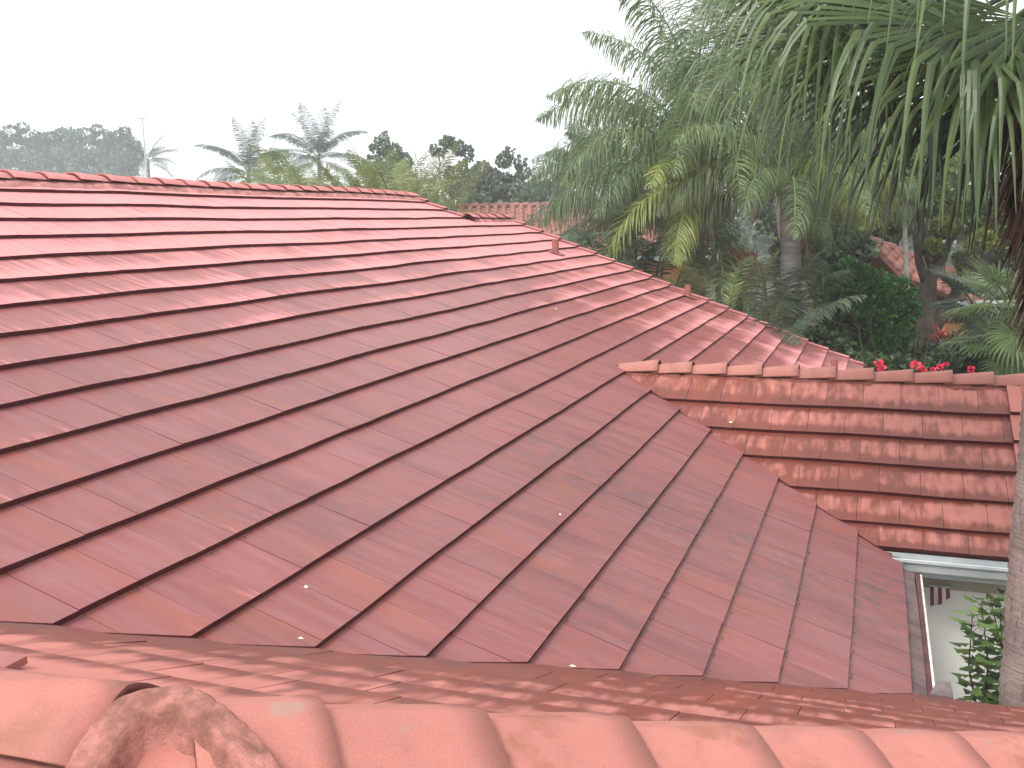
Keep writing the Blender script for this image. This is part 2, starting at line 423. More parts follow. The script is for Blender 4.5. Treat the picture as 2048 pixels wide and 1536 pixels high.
# --- wing slope facing the camera (u = +X, s down toward -Y)
TH2 = math.atan(T2); C2c, S2s = math.cos(TH2), math.sin(TH2)
YE2 = 8.17
P2 = Slope((0, YR2, ZR2), (1, 0, 0), (0, -C2c, -S2s))
SE2 = (YR2 - YE2) / C2c
XW = 1.27                                        # gable end of the wing
# valley on the wing: x where z1 = z2:  ZE+T*(XE-x) = ZR2 - S2s*s
x20 = XE - (ZR2 - ZE) / T; k2 = S2s / T
slopeP2 = deck('roof_slope', P2, [(x20, 0), (XW, 0), (XW, SE2), (x20 + k2 * SE2, SE2)], parent=house)
tag(slopeP2, 'small wing slope of streaked wet tiles facing the viewer')
s2l = [.03] + [(YR2 - y) / C2c for y in (9.73, 9.38, 9.05, 8.72, 8.40, YE2)]
def wet2(u, s): return .80 + .18 * math.exp(-((u - x20 - k2 * s) / .8) ** 2) - .06 * (u > 0) + .08 * noise.noise(Vector((u, s, 2)))
def grime2(u, s): return .22 * (s > 1.9)
r2 = tile_records(P2, s2l, -2.7, XW, [[(1, -k2, -x20), (-1, 0, XW - .02)]], .255 - .325 * 5, wet2, .036, grime2)
recs += [r + (slopeP2,) for r in r2]
# nearest / largest tiles singly, the rest as one joined field per slope
ar = sorted(range(len(recs)), key=lambda i: -screen_area(recs[i][:9]))
single = set(ar[:300])
fields = {}
MT = lambda o: M['tile'] if o is slopeP1 else M['wingtile']
for i, r in enumerate(recs):
    if i in single:
        mb = MB(); lp = []; tile_mesh(mb, r[:9], lp); finish_tiles(mb, lp, 'tile', r[9], MT(r[9]))
    else:
        mb, lp = fields.setdefault(r[9].name, (MB(), [], r[9]))[:2]; tile_mesh(mb, r[:9], lp)
for nm, (mb, lp, par) in fields.items():
    tag(finish_tiles(mb, lp, 'tile_field', par, MT(par)), kind='stuff')
# hidden slopes of the same house
Zb = EYE + .02; xb = XR + (ZR - Zb) / T
def sheet(name, pts, mat, parent, thick=.1):
    mb = MB(); n = len(pts); v = [Vector(p) for p in pts]; mb.add(v + [p - Vector((0, 0, thick)) for p in v],
        [list(range(n)), list(range(2 * n - 1, n - 1, -1))] + [[i, n + i, n + (i + 1) % n, (i + 1) % n] for i in range(n)])
    return mb.build(name, mat, parent)
M['plainred'] = simple('plain_red_roof', (.40, .15, .12), (.26, .09, .07), 4, .8, .4, 30)
sheet('roof_slope', [(XR - 7.5, -2.5, ZR - 7.5 * T), (XR - 7.5, YA, ZR - 7.5 * T), (XR - .02, YA, ZR - .01), (XR - .02, -2.5, ZR - .01)], M['plainred'], house)
sheet('roof_slope', [(xb - 4, YA, Zb - 4 * T), (xb - 4, YB, Zb - 4 * T), (xb - .02, YB, Zb - .01), (xb - .02, YA, Zb - .01)], M['plainred'], house)
sheet('roof_slope', [(x20, YR2 + .02, ZR2 - .02), (XW, YR2 + .02, ZR2 - .02), (XW, 2 * YR2 - YE2, ZR2 - SE2 * S2s), (XE - .05, 2 * YR2 - YE2, ZR2 - SE2 * S2s)], M['plainred'], house)
zf = Z3 - T * 4.4
sheet('roof_slope', [(-9, YR3 - .01, Z3 - .01), (-9, YR3 - 4.4, zf), (XP + 4.4, YR3 - 4.4, zf), (XP, YR3 - .01, Z3 - .01)], M['plainred'], house)
sheet('roof_slope', [(XP, YR3, Z3 - .012), (XP + 4.4, YR3 - 4.4, zf - .012), (XP + 4.08, YV3, ZE - .012)], M['plainred'], house)

# ------------------------------------------------------------------ ridge, hip and gable caps
def cap_mesh(mat='cap', L=.46, wa=.115, wb=.145, ha=.075, hb=.105, th=.02, seed=0, flat=.35, wet=.4, nr=10, pw=0, bt=.8):
    """tapered half-barrel cap along +X: narrow low head at x=0, open butt at x=L"""
    mb = MB(); lp = []; rr = random.Random(seed); ns = 5; rnd = rr.random()
    rings_o, rings_i = [], []
    for i in range(ns + 1):
        f = i / ns; wd = wa + (wb - wa) * f; h = ha + (hb - ha) * f; o, inn = [], []
        for k in range(nr + 1):
            t = math.pi * k / nr; cx = -math.cos(t); sz = (1 - abs(cx) ** pw) if pw else math.sin(t) ** .62
            nz = .004 * noise.noise(Vector((f * 3 + seed, cx * 2, sz * 2)))
            o.append((L * f, cx * (wd + nz), sz * (h + nz))); inn.append((L * f, cx * (wd - th), sz * (h - th)))
        rings_o.append(o); rings_i.append(inn)
    m = nr + 1; V = [p for r in rings_o for p in r] + [p for r in rings_i for p in r]; off = (ns + 1) * m
    mb.v = V
    def face(ids, butt):
        mb.f.append(ids); mb.mi.append(0); fi = len(mb.f) - 1
        for k_, v_ in (('wet', wet), ('rnd', rnd), ('butt', butt), ('grime', 0.0)): mb.at.setdefault(k_, {})[fi] = v_
        for i in ids:
            q = V[i]; lp.append((q[0] + seed * 1.7, q[1] + seed, q[0] / L if butt < .5 else .5))
    for i in range(ns):
        for k in range(nr):
            face([i * m + k, (i + 1) * m + k, (i + 1) * m + k + 1, i * m + k + 1], 0.0)   # outer
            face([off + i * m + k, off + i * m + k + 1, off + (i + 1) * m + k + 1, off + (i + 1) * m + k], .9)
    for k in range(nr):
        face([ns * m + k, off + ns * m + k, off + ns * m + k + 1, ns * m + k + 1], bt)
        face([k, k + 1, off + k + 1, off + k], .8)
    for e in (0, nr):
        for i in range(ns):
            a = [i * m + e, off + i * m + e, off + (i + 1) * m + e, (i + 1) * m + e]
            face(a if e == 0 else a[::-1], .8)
    me = mb.mesh('ridge_cap', M[mat], True)
    set_uv(me, lp)
    return me
def frame_rot(xdir, up=Vector((0, 0, 1))):
    x = xdir.normalized(); y = up.cross(x).normalized(); z = x.cross(y)
    return Matrix((x, y, z)).transposed()
def run_caps(p0, p1, spacing, meshes, parent, name='ridge_cap', tilt=.04, jit=.008, up=Vector((0, 0, 1)), first=0.0):
    p0, p1 = Vector(p0), Vector(p1); d = (p1 - p0); Ln = d.length; d.normalize()
    n = int((Ln - first) / spacing + .999); out = []
    for i in range(n):
        q = p0 + d * (first + i * spacing); q.z += sag(q.x, q.y)
        dd = Vector((d.x + RN.uniform(-jit, jit), d.y + RN.uniform(-jit, jit), d.z + tilt + RN.uniform(-jit, jit)))
        o = link(name, RN.choice(meshes), parent); o.matrix_world = Matrix.Translation(q) @ frame_rot(dd, up).to_4x4()
        out.append(o)
    return out
def mortar_strip(name, p0, p1, half, zoff, mat, parent, step=.04, drop=.5, rag=.5, seed=0, hump=.03):
    """lumpy bedding mortar under a run of caps, ragged lower edges"""
    p0, p1 = Vector(p0), Vector(p1); d = p1 - p0; Ln = d.length; d.normalize(); side = Vector((0, 0, 1)).cross(d).normalized()
    mb = MB(); n = int(Ln / step) + 1; prof = (-1, -.75, -.4, 0, .4, .75, 1); rows = []
    for i in range(n + 1):
        c = p0 + d * min(i * step, Ln); row = []
        for a in prof:
            e = half * (1 + rag * noise.noise(Vector((i * step * 5 + seed, a * 2, seed))))
            y = a * e; z = zoff + hump - drop * abs(y) + .012 * noise.noise(Vector((i * step * 14, a * 6, seed)))
            if abs(a) == 1: z -= .05
            row.append(c + side * y + Vector((0, 0, z + sag(c.x, c.y))))
        rows.append(row)
    m = len(prof)
    mb.add([v for r in rows for v in r], [(i * m + k, (i + 1) * m + k, (i + 1) * m + k + 1, i * m + k + 1) for i in range(n) for k in range(m - 1)])
    return mb.build(name, mat, parent, True)
M['capnear'] = tile_material('salmon_cap_tile', dry=(.40, .155, .125), wet=(.25, .095, .065), film=(.28, .13, .12), mode=2)
def scuffs(m):
    t = m.node_tree; b = t.nodes['Principled BSDF']; src = b.inputs['Base Color'].links[0].from_socket; g = geo_pos(t)
    f = ramp(t, noisetex(t, g, 5.5, 2, .5), .66, .74); f = math_n(t, 'MULTIPLY', f, .45)
    c2 = mixc(t, f, src, (.26, .22, .19)); f2 = ramp(t, noisetex(t, g, 3.6, 4, .65), .54, .66)
    c2 = mixc(t, math_n(t, 'MULTIPLY', f2, .55), c2, (.22, .085, .05)); f3 = ramp(t, noisetex(t, g, 60, 3, .7), .62, .74)
    c2 = mixc(t, math_n(t, 'MULTIPLY', f3, .35), c2, (.15, .07, .055)); t.links.new(c2, b.inputs['Base Color'])
scuffs(M['capnear'])
M['cappale'] = tile_material('pale_ridge_cap', dry=(.50, .195, .18), wet=(.25, .095, .065), film=(.28, .13, .12), mode=2)
cm_main = [cap_mesh('cappale', seed=i, wet=.0, ha=.06, hb=.075, pw=2.2, bt=.4) for i in range(4)]
cm_wing = [cap_mesh(seed=10 + i, wet=.20 + .05 * (i % 3), L=.42, wa=.10, wb=.125, ha=.075, hb=.10, pw=3.2) for i in range(4)]
cm_near = [cap_mesh('capnear', seed=20 + i, wet=.05 + .05 * (i % 2), L=.50, wa=.18, wb=.205, ha=.060, hb=.078, nr=16, pw=1.2, th=.016) for i in range(4)]
# main ridge: caps laid from the gable toward the viewer, butts facing the viewer
ridge = mortar_strip('main_ridge', (XR, YA, ZR), (XR, -1.5, ZR), .20, .045, M['mortar_far'], house, drop=T, rag=.35, seed=3)
run_caps((XR, YA - .02, ZR + .045), (XR, -1.2, ZR + .045), .405, cm_main, ridge, tilt=.025)
rear = mortar_strip('rear_ridge', (xb, YB, Zb), (xb, YA, Zb), .18, .04, M['mortar_far'], house, drop=T, rag=.3, seed=8)
run_caps((xb, YB - .02, Zb + .04), (xb, YA + .3, Zb + .04), .405, cm_main, rear)
# gable edges: one flat trim piece per course
def rake_piece(sl, u, sa, sb, seed, wd=.15, inward=-1):
    mb = MB(); r = random.Random(seed); lp = []
    poly = [(u, sa - .05), (u + inward * wd, sa - .05), (u + inward * wd, sb), (u, sb)]
    rec = (sl, poly, sa - .05, sb, .006, r.random(), lambda a, b: .25, .035, None)
    tile_mesh(mb, rec, lp)
    for i in range(len(mb.v)):
        v = Vector(mb.v[i]) + sl.N * .026; mb.v[i] = tuple(v)
    # drop edge on the outside
    b0 = len(mb.v); a = sl.p(u + .03, sa - .05, .05); b = sl.p(u + .03, sb, .085); c = sl.p(u + .03, sb, -.10); d = sl.p(u + .03, sa - .05, -.12)
    a2, b2, c2, d2 = (q - sl.U * .035 for q in (a, b, c, d))
    mb.v += [tuple(q) for q in (a, b, c, d, a2, b2, c2, d2)]
    for ids in ((0, 1, 2, 3), (4, 7, 6, 5), (0, 4, 5, 1), (1, 5, 6, 2), (2, 6, 7, 3), (3, 7, 4, 0)):
        mb.f.append([b0 + i for i in ids]); mb.mi.append(0); fi = len(mb.f) - 1
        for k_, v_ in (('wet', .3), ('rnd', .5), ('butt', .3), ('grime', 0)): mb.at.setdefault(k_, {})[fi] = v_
        for i in ids: lp.append((u, sa, .3))
    return mb, lp
rake = empty('gable_edge', (0, 0, 0)); rake.parent = house
for k in range(23):
    yy = YA if k < 3 else YB
    mb, lp = rake_piece(P1, yy, s1l[k], s1l[k + 1], k); finish_tiles(mb, lp, 'edge_tile', rake, M['tile'])
# wing ridge
wr = mortar_strip('wing_ridge', (x20 - .12, YR2, ZR2 + .0), (XW, YR2, ZR2), .165, -.005, M['mortar_red'], house, step=.025, drop=.46, rag=.6, seed=5)
run_caps((x20 + .06, YR2, ZR2 - .018), (XW - .25, YR2, ZR2 - .018), .345, cm_wing, wr, tilt=.06)
wre = empty('gable_edge', (0, 0, 0)); wre.parent = house
for k in range(6):
    mb, lp = rake_piece(P2, XW, s2l[k], s2l[k + 1], 50 + k, .12); finish_tiles(mb, lp, 'edge_tile', wre, M['wingtile'])
# near hip: caps laid up the hip, each lower end lapping the next one down
PK = Vector((XP, YR3, Z3)); ZUP0 = Vector((0, 0, 1))
hipd = Vector((1, 1, -T))
hm = mortar_strip('near_hip', PK - ZUP0 * .05, PK + hipd * 4.0 - ZUP0 * .05, .13, .0, M['mortar'], house, drop=.3, rag=.4, seed=2)
run_caps(PK + Vector((0, 0, -.02)) - hipd * .02, PK + hipd * .1 + Vector((0, 0, -.02)), .5, [cap_mesh('capnear', seed=44, wet=.12, L=.28, wa=.18, wb=.205, ha=.060, hb=.078, nr=16, pw=1.35, th=.016)], hm, tilt=.05, jit=0)
run_caps(PK + Vector((0, 0, -.02)) + hipd * .10, PK + hipd * 3.6 + Vector((0, 0, -.02)), .41, cm_near, hm, tilt=.035, jit=.006)
h2 = Vector((1, -1, -T))
hf = mortar_strip('front_hip', PK - ZUP0 * .09, PK + h2 * 3.0 - ZUP0 * .09, .13, .0, M['mortar'], house, drop=.3, rag=.4, seed=12)
run_caps(PK + Vector((0, 0, -.055)) - h2 * .03, PK + h2 * 2.6 + Vector((0, 0, -.055)), .95, [cap_mesh('capnear', seed=41, wet=.15, L=1.0, wa=.19, wb=.21, ha=.075, hb=.085, nr=16, pw=1.5)], hf, tilt=.0)
rn_ = mortar_strip('near_ridge', (XP, YR3, Z3 - .07), (-6.0, YR3, Z3 - .07), .15, .0, M['mortar'], house, drop=.3, rag=.4, seed=22)
cm_left = [cap_mesh('capnear', seed=31, wet=.55, L=.66, wa=.15, wb=.165, ha=.085, hb=.10, nr=16, pw=1.4)]
run_caps((-3.76, YR3, Z3 - .06), (-2.1, YR3, Z3 - .06), .55, cm_left, rn_, tilt=.035, jit=.002)
# mortar star at the hip peak: lumpy legs over the joints between the three runs of caps
def on_plane(px, py, n, p0):
    d = RIGHT * ((px - 1024) / FPX) + DOWN * ((py - 768) / FPX) + FWD
    o = Vector((0, 0, EYE)); return o + d * ((Vector(p0) - o).dot(n) / d.dot(n))
def mortar_leg(pts, widths, parent, seed, th=.03, am=.55):
    mb = MB(); rows = []; n = 90; prof = [-1, -.9, -.75, -.6, -.45, -.3, -.15, 0, .15, .3, .45, .6, .75, .9, 1]
    pts = [Vector(p) for p in pts]
    for i in range(n + 1):
        f = i / n * (len(pts) - 1); a = min(int(f), len(pts) - 2); q = pts[a].lerp(pts[a + 1], f - a); wd = widths[a] + (widths[a + 1] - widths[a]) * (f - a)
        d = (pts[a + 1] - pts[a]).normalized(); vw = (Vector((0, 0, EYE)) - q).normalized(); side = d.cross(vw).normalized(); up = side.cross(d).normalized()
        row = []
        for t in prof:
            e = wd * (1 + .6 * noise.noise(Vector((i * .13 + seed, t * .7, seed))))
            h = th * (1 - t ** 4) ** .8 + .0055 * am * noise.noise(Vector((i * .14, t * 1.7, seed))) + .0030 * am * noise.noise(Vector((i * .42, t * 5, seed))) - .0030 * am * (noise.noise(Vector((i * .22, t * 2.2, seed + 9))) > .12)
            row.append(q + side * t * e + up * (h - (.05 if abs(t) == 1 else 0)))
        rows.append(row)
    m = len(prof)
    mb.add([v for r in rows for v in r], [(i * m + k, i * m + k + 1, (i + 1) * m + k + 1, (i + 1) * m + k) for i in range(n) for k in range(m - 1)])
    return mb.build('mortar_patch', M['mortar'], parent, True)
nL = Vector((0, -T, 1)).normalized(); nR_ = Vector((T, 0, 1)).normalized()
top = PK + Vector((0, 0, .060))
L0 = [on_plane(352, 1394, ZUP0, top), on_plane(300, 1396, ZUP0, top), on_plane(252, 1432, nL, top), on_plane(214, 1480, nL, top), on_plane(182, 1530, nL, top), on_plane(155, 1580, nL, top)]
L1 = [on_plane(296, 1398, ZUP0, top), on_plane(352, 1396, ZUP0, top), on_plane(405, 1424, nR_, top), on_plane(455, 1470, nR_, top), on_plane(512, 1532, nR_, top), on_plane(548, 1580, nR_, top)]
def seg_dist(p, a, b):
    ab = b - a; t_ = max(0, min(1, (p - a).dot(ab) / ab.length_squared)); return (p - (a + ab * t_)).length
A0 = [Vector((q.x, q.y)) for q in L0]; A1 = [Vector((q.x, q.y)) for q in L1]
mb = MB(); st = .006; nx, ny = 175, 175; x0, y0 = XP - .42, YR3 - .62; keep = {}
def star_z(x, y):
    p = Vector((x, y)); d = min(min(seg_dist(p, A0[k], A0[k + 1]) for k in range(5)) - .046, min(seg_dist(p, A1[k], A1[k + 1]) for k in range(5)) - .040)
    d += .012 * noise.noise(Vector((x * 14, y * 14, 2))) + .005 * noise.noise(Vector((x * 45, y * 45, 4)))
    if d > .034: return None
    m = max(abs(y - YR3), x - XP, 0); m = math.sqrt(m * m + .0016)
    f = max(0, min(1, (.022 - d) / .034)); f = f * f * (3 - 2 * f)
    z = top.z + .010 - T * m + .016 * f - .075 * (1 - f) + .004 * noise.noise(Vector((x * 22, y * 22, 6))) + .0022 * noise.noise(Vector((x * 70, y * 70, 8)))
    cr = abs(noise.noise(Vector((x * 9, y * 9, 11)))); return z - (.006 * max(0, 1 - cr / .03))
for a in range(nx):
    for b in range(ny):
        z = star_z(x0 + a * st, y0 + b * st)
        if z is not None: keep[a, b] = len(mb.v); mb.v.append((x0 + a * st, y0 + b * st, z))
for (a, b), i0 in list(keep.items()):
    q = [keep.get((a + 1, b)), keep.get((a + 1, b + 1)), keep.get((a, b + 1))]
    if None not in q: mb.f.append([i0] + q); mb.mi.append(0)
mb.build('mortar_patch', M['mortar'], hm, True)
# raised end tile behind the left cap
mb = MB(); q = P3.p(-1.98, .12, .03); mb.box((q.x - .25, q.y + .04, q.z - .012), (.60, .07, .02)); mb.build('closure_strip', M['pipe'], house)

# ------------------------------------------------------------------ walls, gutter, eaves, pipes
YW = 8.60
def bx(name, c, size, mat, parent=None, rz=0):
    mb = MB(); mb.box(c, size, rz); return mb.build(name, mat, parent or house)
ZG = C2 + T2 * YE2                                # wing eave height
bx('wall', (0.46, YW + .1, (ZG - .10) / 2), (1.5, .2, ZG - .10), M['white'])
bx('header_beam', (0.46, YW - .045, EYE - 2.82), (1.5, .09, .30), M['beige'])
bx('soffit', (0.55, YW - .17, ZG - .115), (1.5, .42, .02), M['beige'])
bx('wall', (XE - .55, 6.9, (ZE - .4) / 2), (.2, 3.4, ZE - .4), M['white'])
bx('wall', (1.2, YV3 - .6, (ZE - .35) / 2), (4.0, .2, ZE - .35), M['white'])
def gable(y, x0, x1, zt0, ztm, xm, zt1):
    mb = MB(); P = [(x0, 0), (x1, 0), (x1, zt1), (xm, ztm), (x0, zt0)]
    mb.add([(x, y, z) for x, z in P] + [(x, y + .2, z) for x, z in P], [(0, 1, 2, 3, 4), (9, 8, 7, 6, 5)] + [(i, 5 + i, 5 + (i + 1) % 5, (i + 1) % 5) for i in range(5)])
    mb.build('wall', M['white'], house)
gable(YB - .45, xb - 3, XE - .6, Zb - 3 * T - .2, Zb - .2, xb, ZE + .6 * T - .2)
gable(YA - .45, XR - 4, XR + .8, ZR - 4 * T - .2, ZR - .2, XR, ZR - .8 * T - .2)
bx('wall', (XW - .25, 10.45, (ZG - .3) / 2), (.2, 3.2, ZG - .3), M['white'])
# gutter on the wing: an open trough with rolled lip and back flange
gx0, gx1 = XE - .06, XW
prof = [(0, 0.0), (0, -.115), (-.05, -.125), (-.085, -.10), (-.10, -.045), (-.125, -.02), (-.125, .0), (-.115, .004), (-.108, -.012), (-.09, -.04), (-.075, -.09), (-.045, -.112), (-.012, -.105), (-.012, 0)]
mb = MB(); vs = []
for x in (gx0, gx1): vs += [(x, YE2 - .02 + a, ZG - .015 + b) for a, b in prof]
n = len(prof); mb.add(vs, [(i, (i + 1) % n, n + (i + 1) % n, n + i) for i in range(n)])
mb.add([(gx0, YE2 - .02 + a, ZG - .015 + b) for a, b in prof[:7]], [tuple(range(7))])
gut = mb.build('gutter', M['gutter'])
gut.parent = house
bx('fascia', (.5, YE2 + .01, ZG - .10), (1.6, .02, .18), M['gutter'])
# main eave: projecting grey starter course, dark butts, then a white drip edge
mb = MB(); a, b = v3u(S1) + .05, 8.02
for i in range(12):
    y0 = a + (b - a) * i / 12; y1 = a + (b - a) * (i + 1) / 12 - .006
    q0, q1 = P1.p(y0, S1 - .02, .010), P1.p(y1, S1 - .02, .010); o = P1.S * .13
    vs = [q0, q1, q1 + o, q0 + o]; vs += [v - P1.N * .022 for v in vs]
    mb2 = MB(); mb2.add(vs, [(3, 2, 1, 0), (4, 5, 6, 7), (0, 1, 5, 4), (1, 2, 6, 5), (2, 3, 7, 6), (3, 0, 4, 7)]); mb2.build('starter_tile', simple('grey_brown_tile', (.16, .10, .10), (.10, .065, .065), 6, .8) if i == 0 else bpy.data.materials['grey_brown_tile'], house)
bx('eave_board', (XE + .125, (a + b) / 2, ZE - .085), (.03, b - a, .09), simple('red_brown_board', (.10, .035, .03), (.06, .02, .02), 9, .8))
bx('fascia', (XE + .150, (a + b) / 2, ZE - .095), (.014, b - a, .09), M['fascia'])
# flashing corner at the near valley foot
mb = MB(); c = P3.p(XE + .17, S3 - .01, .05)
mb.add([c + Vector(v) for v in ((-.06, 0, 0), (.06, 0, 0), (.06, .05, 0), (.05, .12, .03), (-.02, .13, .02), (-.06, 0, -.05), (.06, 0, -.05), (.06, .05, -.05), (.05, .12, -.05), (-.02, .13, -.05))],
       [(0, 1, 2, 3, 4), (9, 8, 7, 6, 5), (0, 5, 6, 1), (1, 6, 7, 2), (2, 7, 8, 3), (3, 8, 9, 4), (4, 9, 5, 0)])
mb.build('valley_flashing', simple('grey_flashing', (.17, .12, .12), (.10, .08, .085), 10, .7), house)
# valley troughs
def trough(pa, pb, wd=.09):
    pa, pb = Vector(pa), Vector(pb)
    mb = MB(); d = (pb - pa).normalized(); sd = Vector((0, 0, 1)).cross(d).normalized(); u = Vector((0, 0, .012))
    mb.add([pa - sd * wd + u, pa, pa + sd * wd + u, pb - sd * wd + u, pb, pb + sd * wd + u], [(0, 3, 4, 1), (1, 4, 5, 2)]); return mb.build('valley_trough', M['deck'], house)
trough((XE - (YV3 + 2.2), -2.2, ZE + T * (YV3 + 2.2)), (XE, YV3, ZE)); trough((x20, YR2, ZR2), (XE, v2u(S1), ZE))
# vent pipes
def pipe(u, s, h, r):
    base = P1.p(u, s, 0); mb = MB()
    mb.tube([base - Vector((0, 0, .05)), base + Vector((0, 0, h))], [r, r], 14, cap=False)
    mb.tube([base + Vector((0, 0, h)), base + Vector((0, 0, h - .05))], [r * .8, r * .8], 14)
    mb.add([base + Vector((math.cos(a) * q, math.sin(a) * q, h)) for q in (r, r * .8) for a in [2 * math.pi * k / 14 for k in range(14)]], [(k, (k + 1) % 14, 14 + (k + 1) % 14, 14 + k) for k in range(14)])
    o = mb.build('vent_pipe', M['pipe'], house, True)
    mb = MB(); q = [P1.p(u + a, s + b, .062) for a, b in ((-.10, -.12), (.10, -.12), (.10, .12), (-.10, .12))]
    mb.add(q + [v - P1.N * .01 for v in q], [(0, 1, 2, 3), (7, 6, 5, 4), (0, 4, 5, 1), (1, 5, 6, 2), (2, 6, 7, 3), (3, 7, 4, 0)]); mb.build('pipe_flashing', M['pipe'], o)
for px, py, h, r in ((1111, 512, .27, .055), (1376, 597, .24, .055), (1668, 748, .22, .05)):
    p = on_plane(px, py, P1.N, P1.O); s = (XE + 0 - p.x); s = S1 - s / COS; pipe(p.y, s, h, r)

# ------------------------------------------------------------------ ground
mb = MB(); mb.box((.9, 7.0, .03), (2.8, 3.2, .06)); tag(mb.build('bounce_floor', simple('bounce_paving', (.62, .60, .56), (.54, .52, .48), 3, .8)), kind='structure')  # unseen pale floor, added to bounce light onto the courtyard wall
mb = MB(); mb.add([(-900, -300, 0), (900, -300, 0), (900, 1500, 0), (-900, 1500, 0)], [(0, 1, 2, 3)])
tag(mb.build('ground', M['ground']), kind='structure')

# ------------------------------------------------------------------ vegetation
class LB:
    """fast leaf builder: quads and triangles with a value per face"""
    def __init__(s): s.v = []; s.f = []; s.r = []
    def strip(s, pts, wid, side, val):
        b = len(s.v)
        for p, w_ in zip(pts, wid):
            s.v.append(p - side * w_); s.v.append(p + side * w_)
        for i in range(len(pts) - 1):
            s.f.append((b + 2 * i, b + 2 * i + 1, b + 2 * i + 3, b + 2 * i + 2)); s.r.append(val)
    def fold(s, pts, wid, side, up, val, k=.35):
        """leaf segment folded along its midrib"""
        b = len(s.v)
        for p, w_ in zip(pts, wid):
            s.v += [p - side * w_ + up * w_ * k, p, p + side * w_ + up * w_ * k]
        for i in range(len(pts) - 1):
            q = b + 3 * i
            s.f += [(q, q + 1, q + 4, q + 3), (q + 1, q + 2, q + 5, q + 4)]; s.r += [val, val]
    def leaf(s, c, d, side, ln, wd, val, up=None):
        b = len(s.v); u = (up or d.cross(side)) * (wd * .25)
        s.v += [c, c + d * ln * .45 - side * wd + u, c + d * ln, c + d * ln * .45 + side * wd + u]
        s.f += [(b, b + 1, b + 2), (b, b + 2, b + 3)]; s.r += [val, val]
    def add_tube(s, pts, rad, n=5, val=.5):
        m = MB(); m.tube(pts, rad, n); b = len(s.v); s.v += [Vector(v) for v in m.v]
        for f in m.f: s.f.append(tuple(b + i for i in f)); s.r.append(val)
    def mesh(s, name, mat, smooth=False):
        me = bpy.data.meshes.new(name); me.from_pydata([tuple(v) for v in s.v], [], s.f); me.materials.append(mat)
        a = me.attributes.new('rnd', 'FLOAT', 'FACE'); a.data.foreach_set('value', s.r)
        if smooth: me.polygons.foreach_set('use_smooth', [True] * len(s.f))
        me.update(); return me
ZUP = Vector((0, 0, 1))
def pinnate(rr, mat, L=3.2, el=50, bend=95, n=70, ll=.55, lw=.014, droop=.9, plume=35, seg=4, base=.14, fwd=.55, rach=.028, wind=(0, 0)):
    """a feather frond growing along +X from the origin"""
    lb = LB(); pts = []; p = Vector((0, 0, 0)); K = 24; ang = R(el); tw = 0
    for i in range(K + 1):
        pts.append(p.copy()); a = ang - R(bend) * (i / K) ** 1.25
        d = Vector((math.cos(a), wind[1] * (i / K) * .4, math.sin(a))); p = p + d * (L / K)
    lb.add_tube(pts[::2], [rach * (1 - .9 * i / (len(pts[::2]) - 1)) for i in range(len(pts[::2]))], 4, .75)
    for i in range(n):
        f = base + (1 - base) * (i + rr.random() * .6) / n; q = f * K; a = min(int(q), K - 1); c = pts[a].lerp(pts[a + 1], q - a)
        d = (pts[a + 1] - pts[a]).normalized(); sd = d.cross(ZUP).normalized(); up = sd.cross(d)
        env = math.sin(math.pi * min(1, (f - base) / (1 - base) * .88 + .14)) ** .6
        for sg in (-1, 1):
            roll = R(rr.uniform(-plume, plume)); out = (sd * math.cos(roll) + up * math.sin(roll)) * sg
            dr = (out + d * (fwd + rr.uniform(-.12, .18)) + Vector((wind[0], wind[1], 0)) * .3).normalized(); ln = ll * env * rr.uniform(.8, 1.1) + .06
            pp = [c]; g = droop * rr.uniform(.75, 1.25); x = c
            for k in range(seg):
                dr = (dr + Vector((0, 0, -g * (k + .6) / seg))).normalized(); x = x + dr * ln / seg; pp.append(x)
            wd = [lw * .5] + [lw] * (seg - 1) + [lw * .12]
            sdv = dr.cross(ZUP if abs(dr.z) < .9 else d).normalized()
            lb.strip(pp, wd, (d * .8 + sdv * .2).normalized(), rr.random() ** 1.3)
    return lb.mesh('frond', mat)
